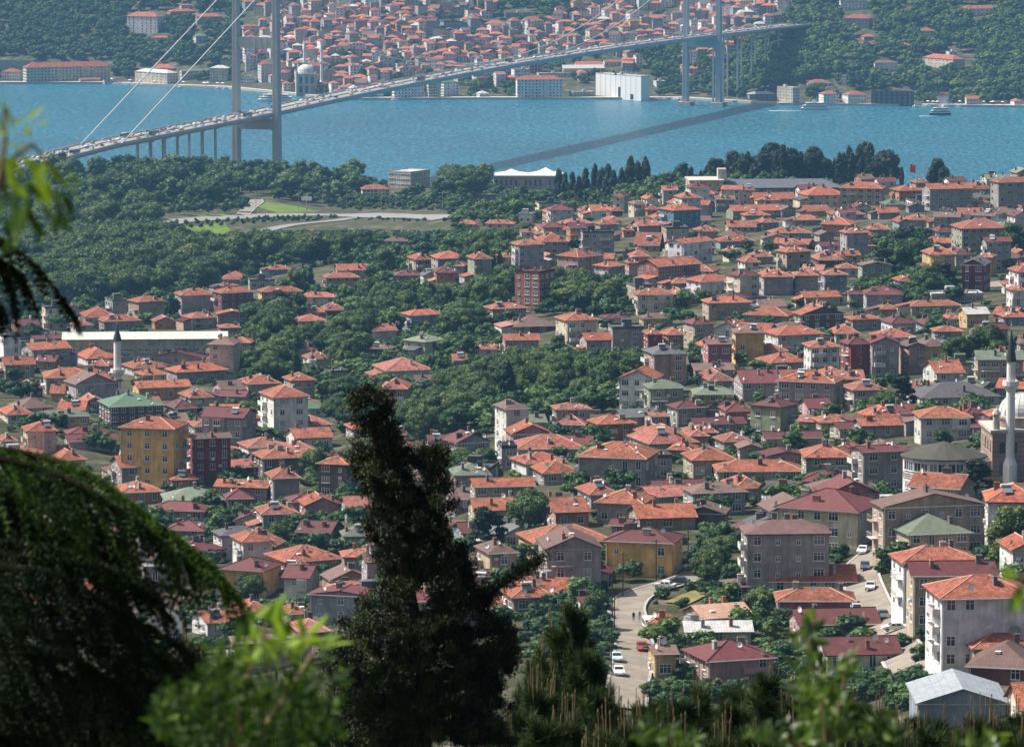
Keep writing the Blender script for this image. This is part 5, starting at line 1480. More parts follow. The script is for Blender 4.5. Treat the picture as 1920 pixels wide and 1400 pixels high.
def ferry(px, py, L, head, label, dark=False):
    P = at(px, py, -CAMZ / ray(px, py)[1]); P.z = 0; t = thing('ferry', label, 'ferry', P, head)
    def hull(z, k, f=1.0): return [(-.5*L*f, -.11*L*k), (.25*L*f, -.11*L*k), (.42*L*f, -.06*L*k), (.5*L*f, 0), (.42*L*f, .06*L*k), (.25*L*f, .11*L*k), (-.5*L*f, .11*L*k)]
    r3 = lambda z, k, f=1.0: [(x, y, z) for x, y in hull(z, k, f)]
    mb = MB(); mb.prism(r3(-1, .7, .92), r3(2.0, 1)); mb.build('hull', M['dark'] if dark else M['white'], t)
    for i, (z0, f) in enumerate(((2.0, .86), (4.4, .66))):
        mb = MB(); mb.prism(r3(z0 + .02, .85, f), r3(z0 + 2.3, .85, f)); dk = mb.build('deck_house', M['white'], t)
        mb = MB(); mb.prism(r3(z0 + .9, .87, f * 1.005), r3(z0 + 1.7, .87, f * 1.005)); mb.build('window_band', GLASSC, dk)
    mb = MB(); mb.box(-.1*L, .02*L, -.04*L, .04*L, 6.7, 8.9); mb.build('bridge_house', M['white'], t); mb = MB(); mb.tube((-.16*L, 0, 6.6), (-.18*L, 0, 10), .8, 8, .7); mb.build('funnel', M['ridge'], t); mb = MB(); mb.tube((.06*L,0,6.6), (.06*L,0,13), .1, 5); mb.build('mast', M['white'], t)
    return t
ferry(1528, 206, 26, 0, 'white passenger ferry passing the waterside hotel with a long wake'); ferry(1763, 216, 20, 0, 'small ferry with dark hull on the right of the strait', True); ferry(516, 190, 36, math.pi, 'long white ferry moored behind the near bridge tower'); ferry(697, 186, 26, 0, 'low white boat moored just beyond the bridge deck')
for px, py, L, w_ in ((1472, 208, 30, .7), (1738, 218, 14, .6)):
    D = -CAMZ / ray(px, py)[1]; P = at(px, py, D); mb = MB(); mb.face([(P.x - L/2, P.y - w_*3, .06), (P.x + L/2, P.y - w_, .06), (P.x + L/2, P.y + w_, .06), (P.x - L/2, P.y + w_*3, .06)]); mb.build('wake', M['foam'], None, kind='stuff', label='white wake trailing behind a ferry', category='wake')
rb = random.Random(8)
bm = MB(); bm.prism([(-3,-1,-.3),(1.5,-1,-.3),(3.2,0,-.3),(1.5,1,-.3),(-3,1,-.3)], [(-3,-1.2,.9),(1.5,-1.2,.9),(3.8,0,1.1),(1.5,1.2,.9),(-3,1.2,.9)]); boat_h = bm.mesh('hull', [M['white']]); bm = MB(); bm.box(-1.4, .9, -.8, .8, .9, 2.1); boat_c = bm.mesh('cabin', [M['white']])
for i in range(30):
    px = rb.choice((rb.uniform(200, 430), rb.uniform(590, 740), rb.uniform(1230, 1300), rb.uniform(1700, 1900))); D = float(np.interp(px, SHU, SHD)) - rb.uniform(9, 14)
    t = thing('motor_boat', 'small white boat moored along the far quay', 'boat', ((px - 960) / F * D, D, 0), rb.uniform(-.3, .3), 'small boats along the far quay'); obj('hull', boat_h, t); obj('cabin', boat_c, t)
um = MB(); um.lathe([(1.9, 2.2), (.02, 3.0)], 8); um_c = um.mesh('canopy', [M['tent']]); um = MB(); um.tube((0,0,0), (0,0,2.9), .06, 5); um_p = um.mesh('pole', [M['rail']])
for i in range(34):
    px = rb.choice((rb.uniform(1725, 1910), rb.uniform(190, 420), rb.uniform(1540, 1640))); D = float(np.interp(px, SHU, SHD)) + rb.uniform(1, 12)
    X = (px - 960) / F * D; t = thing('parasol', 'small white parasol on the far waterfront terrace', 'parasol', (X, D, max(2.05, tz(X, D))), 0, 'parasols on the far waterfront'); obj('canopy', um_c, t); obj('pole', um_p, t)
# two people on the shaded street
def person(px, py, label, col):
    P = hitf(px, py); me = bpy.data.meshes.new('person')
    J = [(0,0,.95),(0,0,1.2),(0,0,1.42),(0,0,1.55),(0,0,1.70),(-.19,0,1.40),(-.25,.02,1.12),(-.24,-.06,.88),(.19,0,1.40),(.25,.02,1.12),(.24,-.06,.88),(-.10,0,.90),(-.11,-.06,.48),(-.11,.04,.06),(-.11,-.12,.03),(.10,0,.90),(.11,.08,.48),(.11,.14,.06),(.11,0,.03)]
    E = [(0,1),(1,2),(2,3),(3,4),(2,5),(5,6),(6,7),(2,8),(8,9),(9,10),(0,11),(11,12),(12,13),(13,14),(0,15),(15,16),(16,17),(17,18)]
    rad = [.15,.14,.14,.065,.10,.06,.05,.035,.06,.05,.035,.095,.065,.045,.035,.095,.065,.045,.035]
    me.from_pydata(J, E, []); o = obj('person', me, None, (P.x, P.y, tz(P.x, P.y) + .38)); md = o.modifiers.new('skin', 'SKIN'); sub = o.modifiers.new('sub', 'SUBSURF'); sub.levels = sub.render_levels = 1
    me.materials.append(col)
    for i, v in enumerate(me.skin_vertices[0].data): v.radius = (rad[i], rad[i]); v.use_root = (i == 0)
    tag(o, label, 'person')
person(1188, 1168, 'person in dark clothes walking in the shaded street', M['cloth_d']); person(1199, 1166, 'person in a pale shirt beside the one in dark clothes', M['conc'])
TREES = []; UNDER = []
_nh = [h for h in HOUSES if not h['far']]
_HX = np.array([(h['P'].x, h['P'].y, math.cos(-h['psi']), math.sin(-h['psi']), h['w']/2, h['d']) for h in _nh])
_RX = np.concatenate([np.array([(p.x, p.y, r * r) for p in densify(L, 3)]) for L, r in ROADS])
def foot_ok(x, y, marg=1.0):
    dx, dy = x - _HX[:, 0], y - _HX[:, 1]; lx = dx*_HX[:, 2] - dy*_HX[:, 3]; ly = dx*_HX[:, 3] + dy*_HX[:, 2]
    if np.any((np.abs(lx) < _HX[:, 4] + marg) & (ly > -marg) & (ly < _HX[:, 5] + marg)): return False
    return not np.any((_RX[:, 0] - x)**2 + (_RX[:, 1] - y)**2 < _RX[:, 2])
def tree(kind, P, hgt, wid=1.0, name='tree', label='', group=None):
    m_, t_, A = random.choice(PROT[kind]); r = thing(name, label, 'tree', (P.x, P.y, P.z - .3), random.uniform(0, 6.28), group); k = hgt / .95
    a = obj('crown', m_, r); b = obj('trunk', t_, r)
    for o in (a, b): o.scale = (k * wid, k * wid, k)
    return r
rt = random.Random(5)
def fill(poly, sx, sy, hmin, hmax, zone, kinds='round round round wide tall', skip=(), far=False, dens=1.0):
    xs = [p[0] for p in poly]; ys = [p[1] for p in poly]; y = min(ys); row = 0
    while y <= max(ys):
        f = 1.0; x = min(xs) + (row % 2) * sx / 2
        while x <= max(xs):
            px, py = x + rt.uniform(-.4, .4) * sx, y + rt.uniform(-.45, .45) * sy
            if inpoly(px, py, poly) and not any(inpoly(px, py + 2, s) for s in skip) and rt.random() < dens:
                P = hit(px, py, far)
                if P is not None: TREES.append((P, rt.choice(kinds.split()), rt.uniform(hmin, hmax), zone))
            x += sx
        y += sy; row += 1
OPEN = LAWNS + [[(300,390),(850,384),(850,432),(640,442),(400,478),(300,445)], [(722,318),(808,318),(808,380),(722,380)], [(920,320),(1050,320),(1050,396),(920,396)], [(672,345),(738,345),(738,378),(672,378)], [(450,375),(490,365),(500,400),(450,408)]]
Z_L = 'leafy tree in the wood below the bridge approach'
fill([(-20,345),(60,335),(130,312),(235,295),(330,312),(420,322),(445,375),(370,398),(300,402),(290,425),(340,450),(420,466),(560,440),(660,420),(830,422),(935,445),(880,475),(760,486),(690,496),(600,505),(500,505),(420,545),(330,565),(180,585),(60,610),(-20,640)], 33, 14, 13, 19, 0, skip=OPEN)
fill([(420,345),(560,318),(725,345),(720,395),(610,398),(570,385),(500,372),(450,372)], 31, 12, 13, 18, 1, skip=OPEN)
fill([(800,345),(930,350),(940,415),(830,402),(720,398),(735,380),(800,372)], 29, 12, 13, 20, 1, skip=OPEN)
fill([(930,372),(1050,378),(1060,402),(1000,425),(930,412)], 26, 11, 10, 14, 1, skip=OPEN)
fill([(1070,385),(1290,350),(1300,385),(1230,400),(1150,395)], 24, 11, 9, 13, 1)
fill([(690,480),(960,460),(1000,480),(940,540),(890,545),(760,520),(650,560),(640,600),(560,640),(480,690),(430,640),(470,570),(620,540)], 26, 13, 9, 13, 2)
fill([(640,560),(780,540),(960,560),(930,620),(900,650),(760,640),(690,700),(560,720),(470,720),(480,650),(600,600)], 28, 15, 9, 12, 2)
fill([(1030,520),(1180,540),(1210,590),(1100,600),(1020,590)], 27, 14, 9, 13, 2)
fill([(840,670),(960,655),(1040,680),(1190,700),(1320,640),(1330,680),(1210,745),(1150,760),(1030,770),(930,790),(850,800),(740,810),(700,760),(790,720)], 28, 15, 8, 12, 3, skip=OPEN)
fill([(640,720),(700,700),(720,800),(660,820),(600,790)], 30, 18, 7, 10, 3)
fill([(1630,470),(1700,440),(1760,480),(1790,560),(1700,590),(1600,560)], 26, 13, 8, 13, 4, 'round tall pine')
fill([(220,960),(330,1010),(450,950),(520,990),(620,920),(640,1000),(520,1060),(420,1060),(330,1050)], 30, 20, 7, 10, 5)
fill([(830,860),(940,850),(930,920),(860,930)], 30, 18, 6, 9, 5)
fill([(1300,1020),(1380,980),(1390,1110),(1340,1130),(1300,1120)], 30, 20, 4, 7, 6)
fill([(1420,1130),(1450,1130),(1450,1210),(1420,1210)], 20, 20, 4, 6, 6)
for px, py, kind, hp in ((430,705,'wide',52),(35,755,'wide',50),(155,765,'round',35),(1660,790,'wide',62),(1620,790,'round',50),(1690,780,'pine',75),(1795,690,'round',60),(1850,680,'round',70),(1870,700,'tall',60),(1830,940,'pine',80),(1790,570,'wide',40),(1400,740,'round',24),
        (915,1060,'pine',110),(990,1000,'round',85),(895,1045,'round',55),(950,1060,'round',50),(1010,850,'round',24),(795,840,'round',80),(700,860,'round',30),(760,870,'round',40),(560,600,'round',50),(528,605,'pine',60),(1140,590,'wide',50),(1320,575,'pine',38),(1285,575,'pine',38),
        (470,1130,'round',60),(1895,1060,'tall',110),(1580,1045,'round',35),(1612,1020,'round',24),(1420,835,'round',30),(1500,820,'tall',35),(1540,820,'round',22),(1365,830,'round',20),(420,920,'round',40),(440,880,'tall',44),(600,870,'tall',50),(590,900,'round',60),(1690,1215,'round',40),(1725,1240,'round',45),(1735,1200,'tall',40),(1120,1180,'tall',75),(1130,1145,'round',40),
        (342,403,'round',30),(388,404,'round',34),(428,402,'round',32),(452,398,'round',28),(120,620,'round',40),(60,640,'round',40),(310,590,'tall',45),(320,600,'tall',50),(180,845,'tall',50),(200,850,'tall',44),(1550,600,'tall',40),(1740,560,'tall',60),(1895,510,'round',30),(1910,540,'wide',40),(1880,440,'round',30),(1900,480,'tall',60)):
    P = hit(px, py)
    if P: TREES.append((P, kind, hp / (F / P.y), 7))
CY = [(1048,378,60),(1060,385,58),(1073,388,62),(1085,388,55),(1098,385,66),(1115,382,70),(1127,385,68),(1140,386,74),(1150,385,62),(1166,378,60),(1182,370,72),(1196,366,62),(1210,364,66),(1232,345,56),(1250,342,30),(1222,352,40),(1303,345,45),(1318,340,42),(1290,345,36),(1345,335,38),(1365,332,30),(952,775,95),(905,560,0),(925,530,50),(937,528,55),(555,735,70),(1855,350,22)]
for px, py, hp in CY:
    if not hp: continue
    P = hit(px, py)
    if P: TREES.append((P, 'cyp', hp / (F / P.y) * 1.02, 8))
for i in range(40):                         # the dark grove on the ridge above the strait
    px = 1280 + i * 10.4 + rt.uniform(-5, 5); top = np.interp(px, [1280,1340,1400,1450,1500,1560,1630,1690], [298,300,282,276,284,280,274,300]) + rt.uniform(-6, 24)
    P = hitf(px, 341 + rt.uniform(-1, 5)); hp = (345 - top)
    if P: TREES.append((P, rt.choice(('cyp', 'cyp', 'tall_d', 'tall_d')), hp / (F / P.y), 9))
fill([(1300,345),(1500,342),(1500,356),(1300,362)], 20, 7, 6, 9, 1)
for px, py, hp in ((1757,345,50),(1745,345,28),(1770,345,36)): P = hit(px, py) or hit(px, py + 6); TREES.append((P, 'tall_d', hp / (F / P.y), 9))
proto('tall', 3, 44, 110, .036, M['cyp'], 'tall_d')
def under(poly, sx, sy, h0, h1, skip=()):
    n0 = len(TREES); fill(poly, sx, sy, h0, h1, -1, skip=skip); UNDER.extend(TREES[n0:]); del TREES[n0:]
ROADSKIP = [[(300,392),(850,390),(850,418),(640,424),(400,462),(300,430)]] + LAWNS
under([(-20,345),(230,300),(420,322),(725,340),(930,350),(1060,375),(1300,355),(1300,385),(1230,402),(1000,430),(960,470),(880,480),(700,500),(500,510),(330,570),(0,630)], 21, 8, 5, 9.5, ROADSKIP + [[(480,390),(850,388),(850,440),(640,446),(480,466)], [(920,320),(1062,320),(1062,372),(920,372)], [(722,318),(808,318),(808,368),(722,368)]])
under([(480,424),(640,420),(850,414),(850,442),(640,448),(480,468)], 20, 7, 2, 4.5, ROADSKIP)
under([(690,480),(960,460),(1000,480),(950,560),(930,640),(1010,660),(1190,700),(1320,640),(1330,690),(1210,760),(1030,790),(850,810),(740,820),(640,800),(560,720),(470,720),(430,640),(470,570),(620,540)], 22, 8, 4, 8, [])
under([(220,960),(640,920),(640,1000),(520,1060),(330,1050)], 26, 12, 3, 6); under([(1630,470),(1700,440),(1760,480),(1790,560),(1700,590),(1600,560)], 22, 8, 4, 8); under([(1020,520),(1190,530),(1210,600),(1010,600)], 22, 9, 4, 8)
under([(600,372),(722,378),(808,376),(925,374),(930,394),(850,396),(640,393)], 18, 6, 3, 6)
under([(310,384),(440,372),(455,392),(320,402)], 20, 6, 3, 5)
under([(470,410),(640,406),(860,412),(860,434),(640,436),(470,456)], 13, 4, 1.6, 3.2)
under([(600,384),(722,384),(860,386),(860,396),(640,394)], 13, 4, 2, 4)
under([(1225,1225),(1480,1225),(1770,1225),(1770,1330),(1225,1330)], 30, 13, 2.0, 4.5)
under([(1000,1130),(1140,1150),(1140,1320),(1000,1320)], 30, 14, 2.5, 5)
ZL = {0: ('leafy tree in the wood beside the bridge approach', 'trees in the wood beside the bridge approach'), 1: ('tall leafy tree on the near shore of the strait', 'trees along the near shore'), 2: ('leafy tree between the houses on the wooded slope', 'trees on the slope between houses'),
      3: ('leafy tree in the wooded hollow in the middle of town', 'trees in the hollow amid the town'), 4: ('dark leafy tree in the grove among the terracotta houses', 'grove among the terracotta houses'), 5: ('leafy tree between grey houses behind the dark conifer', 'trees behind the dark conifer'),
      6: ('low leafy tree in the garden beside the street', 'garden trees beside the street'), 7: ('single leafy tree standing between town houses', 'single trees in the town'), 8: ('slim dark cypress in front of the strait', 'slim cypresses'), 9: ('dark evergreen in the grove on the ridge above the water', 'evergreen grove on the ridge')}
good = []; NEARH = [h for h in HOUSES if not h['far']]
for P, kind, hgt, z in TREES:
    if z in (0, 1, 2, 3, 4, 5, 6) and not foot_ok(P.x, P.y, 1.5): continue
    if z < 7:                               # keep a listed house in sight behind the tree
        px, py = pix(P); hp = hgt * F / P.y; drop = False
        for h in NEARH:
            b = h['box']
            if h['P'].y > P.y and b[0] - hp*.35 < px < b[1] + hp*.35 and py > b[2]:
                lim = py - (b[3] - .42 * (b[3] - b[2]))
                if hp > lim: hp = lim
        if 300 < px < 850 and 425 < py < 500: hp = min(hp, max(7, py - 430))
        hgt = hp / (F / P.y)
        if hgt < (3.5 if py > 500 else 1.8): continue
    good.append((hgt * F / P.y, P, kind, hgt, z))
TREEOBJ = []; TOB = []
broad = sorted([g for g in good if g[4] < 8], key=lambda g: -g[0]); rest = broad[300:]
for sz, P, kind, hgt, z in broad[:300] + [g for g in good if g[4] >= 8]:
    kn = {'cyp': 'cypress', 'pine': 'conifer', 'tall_d': 'evergreen_tree'}.get(kind, 'broadleaf_tree')
    TREEOBJ.append((z, P)); TOB.append(tree(kind, P, hgt, rt.uniform(.95, 1.25) if kind not in ('cyp', 'pine') else rt.uniform(.85, 1.2), kn, ZL[z][0], ZL[z][1]))
def joined(name, items, label, protos, mat, rgs=3):
    rg = np.random.default_rng(rgs); Vs, Ts, Ti = [], [], []; k = 0
    for P, hgt, wd in items:
        V, T, t = protos[rg.integers(len(protos))]; a = rg.uniform(0, 6.28); c, s = math.cos(a), math.sin(a)
        q = V * (hgt / .95 * np.array([wd, wd, 1])); q = np.stack([q[:,0]*c - q[:,1]*s + P.x, q[:,0]*s + q[:,1]*c + P.y, q[:,2] + P.z - .8], 1)
        Vs.append(q); Ts.append(T + k); Ti.append(np.clip(t + rg.normal(0, .24), 0, 1)); k += len(V)
    o = obj(name, np_mesh(name, np.concatenate(Vs), np.concatenate(Ts), [mat], np.concatenate(Ti)), kind='stuff', label=label, category='woodland'); return o
ug = []
for P, kind, hgt, z in UNDER:
    if not foot_ok(P.x, P.y, 1.0): continue
    px, py = pix(P); hp = hgt * F / P.y
    for h in NEARH:
        b = h['box']
        if h['P'].y > P.y and b[0] - hp*.4 < px < b[1] + hp*.4 and py > b[2]: hp = min(hp, py - (b[3] - .25 * (b[3] - b[2])))
    if 300 < px < 850 and 415 < py < 500: hp = min(hp, max(4, py - 428))
    if hp / (F / P.y) > 1.2: ug.append((P, hp / (F / P.y), 1.35))
if rest: joined('undergrowth', ug + [(g[1], g[3], 1.15) for g in rest], 'mass of smaller trees and scrub filling gaps in the wood', LO, M['wood_leaf'])
# scrub between the houses and on the slopes
sc = []
for i in range(1800):
    px, py = rt.uniform(0, 1920), rt.uniform(440, 1240)
    if any(inpoly(px, py, l) for l in OPEN): continue
    P = hit(px, py)
    if P and foot_ok(P.x, P.y, .2): sc.append((P, rt.uniform(1.5, 4.0) if rt.random() < .8 else rt.uniform(4, 7), 1.4))
joined('shrubbery', sc, 'low green shrubs and hedges between the town houses', [crown(700 + i, 'round', 8, 46, .075) for i in range(5)], M['wood_leaf'])
# woods on the far shore
def farwood(poly, sx, sy, h0, h1, name, label, skip=()):
    it = []; xs = [p[0] for p in poly]; ys = [p[1] for p in poly]; y = min(ys); row = 0; bx = [(h['box'], h['auto']) for h in HOUSES if h['far']]
    while y <= max(ys):
        x = min(xs) + (row % 2) * sx / 2
        while x <= max(xs):
            px, py = x + rt.uniform(-.45, .45)*sx, y + rt.uniform(-.45, .45)*sy
            if inpoly(px, py, poly) and not any(b[0]-3 < px < b[1]+3 and b[2]-1 < py < b[3]+(4 if au else 9) for b, au in bx):
                P = hit(px, py, True)
                if P: it.append((P, rt.uniform(h0, h1), rt.uniform(1.0, 1.35)))
            x += sx
        y += sy; row += 1
    return joined(name, it, label, LO, M['wood_leaf'], len(it))
farwood([(-60,-40),(330,-40),(440,-20),(450,60),(440,158),(340,150),(210,150),(0,146),(-60,146)], 15, 6.5, 8, 13, 'woodland', 'dense green woodland on the far hillside left of the bridge')
farwood([(1480,-40),(2000,-40),(2000,196),(1740,194),(1640,186),(1540,184),(1440,180),(1370,182),(1345,150),(1380,100),(1460,60)], 15, 6.5, 8, 14, 'woodland', 'dense dark woodland on the far hillside right of the bridge')
farwood([(880,-40),(1130,-40),(1120,20),(1000,30),(900,15)], 14, 6, 8, 12, 'woodland', 'green hilltop wood above the hillside town')
farwood([(1180,105),(1285,85),(1345,120),(1345,165),(1230,165)], 14, 7, 8, 12, 'woodland', 'trees around the foot of the far bridge tower')
it = []
for i in range(330):
    px, py = rt.uniform(430, 1480), rt.uniform(-20, 178)
    P = hit(px, py, True)
    if P and inpoly(px, py, FT): it.append((P, rt.uniform(6, 11), 1.2))
for px, py in ((900,170),(890,172),(880,168),(910,165),(1090,155),(1100,150),(1245,172),(1255,165),(1265,176),(1235,180),(825,168),(840,165),(545,168),(380,148),(370,150),(395,146),(1330,178),(1350,180),(1365,176),(1385,182),(1520,188),(1545,182),(1570,190),(1600,186),(1690,190),(1720,186)):
    P = hit(px, py, True)
    if P: it.append((P, rt.uniform(8, 12), 1.2))
blk = [h['box'] for h in HOUSES if h['far'] and not h['auto']]
for i in range(260):
    px = rt.uniform(-20, 1940); D = float(np.interp(px, SHU, SHD)) + rt.uniform(10, 75); X = (px - 960) / F * D; P = Vector((X, D, tz(X, D))); sx_, sy_ = pix(P)
    if any(b[0] - 5 < sx_ < b[1] + 5 and b[2] < sy_ < b[3] + 14 for b in blk): continue
    it.append((P, rt.uniform(5, 10), 1.3))
joined('town_greenery', it, 'scattered green trees between the far hillside houses', LO, M['wood_leaf'], 77)

# ------------------------------------------------------------------ foreground plants on the hillside below the terrace
def gz(Y): return tz(0, Y)
def slivers(rg, B, Dr, L, w):
    """thin needle triangles: base points B, unit directions Dr, lengths L"""
    n = len(B); a = np.cross(Dr, rdir(rg, n)); a /= np.linalg.norm(a, axis=1, keepdims=True) + 1e-9
    L = np.asarray(L).reshape(-1, 1); V = np.stack([B - a*w, B + a*w, B + Dr*L], 1).reshape(-1, 3); return V
def tri_mesh(name, V, tint, mats): return np_mesh(name, V, np.arange(len(V)).reshape(-1, 3), mats, tint)
def px2w(x, y, d): return at(x, y, d)
def nrm_(v): return v / (np.linalg.norm(v, axis=-1, keepdims=True) + 1e-9)
# --- the dark conifer in the middle
OUT = [(676,752),(700,748),(722,765),(728,815),(740,850),(765,882),(795,858),(822,850),(836,880),(832,930),(845,985),(856,1040),(874,1090),(890,1135),(925,1165),(955,1205),(950,1260),(950,1400),(615,1400),(612,1235),(650,1195),(662,1148),(738,1112),(728,1062),(690,1010),(716,966),(684,915),(672,862),(694,815),(664,775)]
def conifer():
    rg = np.random.default_rng(4); d0 = 60.0; base = px2w(800, 1400, d0); t = thing('dark_conifer', 'dark bushy conifer with a crooked top rising in the foreground', 'tree', (base.x, d0, gz(d0))); O = np.array([base.x, d0, gz(d0)])
    C = []; 
    while len(C) < 900:
        x, y = rg.uniform(605, 1020), rg.uniform(745, 1400)
        if all(inpoly(x + a, y + b, OUT) for a, b in ((-9,0),(9,0),(0,-9),(0,5))):
            hw = np.interp(y, [750, 900, 1100, 1400], [.12, .45, .9, 1.2]); p = px2w(x, y, d0 + rg.uniform(-hw, hw)); C.append(np.array(p))
    for k in range(120):                     # ragged sprigs that stick out of the outline
        i = rg.integers(len(OUT)); a, b = OUT[i], OUT[(i + 1) % len(OUT)]; f = rg.uniform(); x, y = a[0] + (b[0]-a[0])*f, a[1] + (b[1]-a[1])*f
        if y > 1395: continue
        nx, ny = (b[1]-a[1]), -(b[0]-a[0]); l = math.hypot(nx, ny); nx, ny = nx/l, ny/l; Ls = rg.uniform(5, 22)
        for q in range(4): C.append(np.array(px2w(x + nx*Ls*q/4, y + ny*Ls*q/4 - Ls*.5*q/4, d0 + rg.uniform(-.2, .2))))
    for k in range(46):                      # the thin arm reaching right
        f = k / 45; x, y = np.interp(f, [0, .4, .75, 1], [880, 935, 985, 1013]), np.interp(f, [0, .4, .75, 1], [1135, 1102, 1066, 1045]); C.append(np.array(px2w(x + rg.normal(0, 5), y + rg.normal(0, 7*(1.3 - f)), d0 + rg.uniform(-.15, .15))))
    C = np.array(C); Vs, Ti = [], []
    for ci, c in enumerate(C):
        n = 200 if ci < 900 else 60; q = c + rg.normal(0, 1, (n, 3)) * np.array([.05, .05, .042]); tw = nrm_(np.array([rg.uniform(-.6, .6), rg.uniform(-.6, .6), .75])); dr = nrm_(tw + rg.normal(0, .65, (n, 3)))
        Vs.append(slivers(rg, q, dr, rg.uniform(.035, .075, n), .0075)); tb = rg.uniform(.0, .75); Ti.append(np.clip(tb + rg.normal(0, .2, n), 0, 1))
    obj('foliage', tri_mesh('foliage', np.concatenate(Vs) - O, np.concatenate(Ti), [M['dark_con']]), t)
    mb = MB(); line = [(800,1460),(790,1250),(760,1080),(735,940),(708,850),(695,770)]; pts = [Vector(px2w(x, y, d0)) - Vector(O) for x, y in line]; pts[0] = Vector((0, 0, -.5))
    for i, (a, b) in enumerate(zip(pts[:-1], pts[1:])): mb.tube(a, b, .13 - .02*i, 7, .11 - .02*i)
    mb.build('trunk', M['bark'], t)
    for ln in (((770,1100),(800,980),(815,880)), ((790,1250),(890,1130),(1005,1055)), ((780,1180),(700,1150),(665,1160)), ((790,1300),(680,1250),(625,1240)), ((795,1320),(900,1250),(970,1180)), ((735,940),(705,905),(680,880))):
        mb = MB(); q = [Vector(px2w(x, y, d0 + .1)) - Vector(O) for x, y in ln]
        for i, (a, b) in enumerate(zip(q[:-1], q[1:])): mb.tube(a, b, .045 - .018*i, 5, .03 - .015*i)
        mb.build('branch', M['bark'], t)
conifer()
# --- young pines with upright shoots
def pine_proto(seed):
    rg = np.random.default_rng(seed); Vs, Ti = [], []; cand = MB(); br = MB(); H = 6.0
    br.tube((0,0,-.5), (0,0,H*.9), .11, 6, .03)
    for k in range(105):
        z = H * (1 - rg.uniform(0, 1) ** 1.6 * .75); R_ = (.15 + (H - z) * .42) * rg.uniform(.55, 1.05); a = rg.uniform(0, 6.283)
        tip = np.array([math.cos(a)*R_, math.sin(a)*R_, z + .15*R_]); root_ = np.array([0, 0, max(.3, z - .35*R_)]); dr = nrm_(nrm_(tip - root_) * .45 + np.array([0, 0, .8])); ln = rg.uniform(.30, .5)
        if k % 3 == 0: br.tube(root_, tip, .025, 4, .012)
        n = 170; f = rg.uniform(0, 1, (n, 1)); b = tip - dr * ln * (1 - f); o = nrm_(dr * (.75 + .3*f) + rg.normal(0, .55, (n, 3))); o = nrm_(o)
        Vs.append(slivers(rg, b, o, rg.uniform(.14, .26, n), .0075)); tb = rg.uniform(.1, .7); Ti.append(np.clip(tb + rg.normal(0, .2, n), 0, 1))
        if z > H*.55 and rg.uniform() < .11:
            for j in range(rg.integers(1, 4)):
                p = tip + np.array([rg.uniform(-.06, .06), rg.uniform(-.06, .06), 0]); L = rg.uniform(.22, .52); q = p + np.array([rg.uniform(-.03, .03), rg.uniform(-.03, .03), L]); cand.tube(p - dr*.05, q, .011, 5, .007); cand.tube(q, q + np.array([0, 0, .05]), .014, 5, .005)
    V = np.concatenate(Vs); return tri_mesh('needles', V, np.concatenate(Ti), [M['needle']]), cand.mesh('candle_shoots', [M['candle']]), br.mesh('trunk', [M['bark']])
PINES = [pine_proto(40 + i) for i in range(5)]
rp = random.Random(12); pl = []
for x, y, d in ((1010,1262,78),(1075,1105,84),(1045,1150,88),(1100,1190,80),(1120,1262,74),(1180,1330,70),(1245,1300,76),(1320,1262,82),(1380,1262,80),(1440,1235,78),(1480,1280,72),(1560,1300,74),(1640,1302,78),(1700,1345,70),(1760,1320,76),(1830,1318,80),(1890,1345,72),(1600,1340,66),(1290,1335,66),(1400,1330,66),(1060,1320,66),(980,1300,70),(1900,1310,84),(1500,1340,64),(1140,1350,64),(1800,1360,64),
                (640,1255,72),(600,1280,70),(560,1230,76),(660,1180,80),(520,1250,74),(430,1200,78),(360,1170,80),(300,1190,78),(240,1200,74),(170,1230,72),(100,1250,70),(40,1260,72),(330,1260,66),(200,1300,64),(80,1320,62),(440,1280,66),(560,1320,64),(690,1330,66),(940,1330,72),(0,1330,66),(280,1330,62),(1350,1350,62),(1680,1375,60),(1550,1370,60),(1250,1375,60),(1000,1370,60),(1100,1385,58),(1870,1385,58),(1450,1385,58),(1200,1300,104),(1270,1310,100),(1340,1305,108),(1410,1300,102),(1470,1310,98),(1540,1325,104),(1610,1330,100),(1680,1345,106),(1740,1350,100),(1800,1345,98),(1860,1340,104),(1030,1290,100),(1090,1300,98),(1150,1325,94),(700,1290,94),(760,1300,90),(1910,1365,92),(1000,1210,92)):
    pl.append((x, y, d))
for x in range(985, 1940, 43): pl.append((x + rp.uniform(-12, 12), 1338 + rp.uniform(-22, 26), rp.uniform(60, 74)))
for x in range(1000, 1930, 36): pl.append((x + rp.uniform(-14, 14), np.interp(x, [1000, 1200, 1450, 1700, 1930], [1270, 1300, 1265, 1315, 1330]) + rp.uniform(-16, 30), rp.uniform(74, 96)))
for x in range(20, 700, 60): pl.append((x + rp.uniform(-12, 12), 1330 + rp.uniform(-22, 26), rp.uniform(60, 74)))
for i, (x, y, d) in enumerate(pl):
    top = px2w(x, y, d); g = gz(d); H = top.z - g
    t = thing('young_pine', 'young pine with long needles and upright pale shoots in the foreground', 'tree', (top.x, d, g), rp.uniform(0, 6.28), 'young pines along the bottom of the view'); k = H / 6.1; a = PINES[i % 5]
    # keep needles at their natural size: the tree is planted so that its top fits
    t.location.z = top.z - 6.35
    for nm, m_ in zip(('needles', 'candle_shoots', 'trunk'), a):
        o_ = obj(nm, m_, t)
        if nm != 'trunk': o_['kind'] = 'stuff'
    if t.location.z > g + .1:
        mb = MB(); mb.tube((0, 0, g - t.location.z - .4), (0, 0, .2), .13, 6, .11); mb.build('lower_trunk', M['bark'], t)
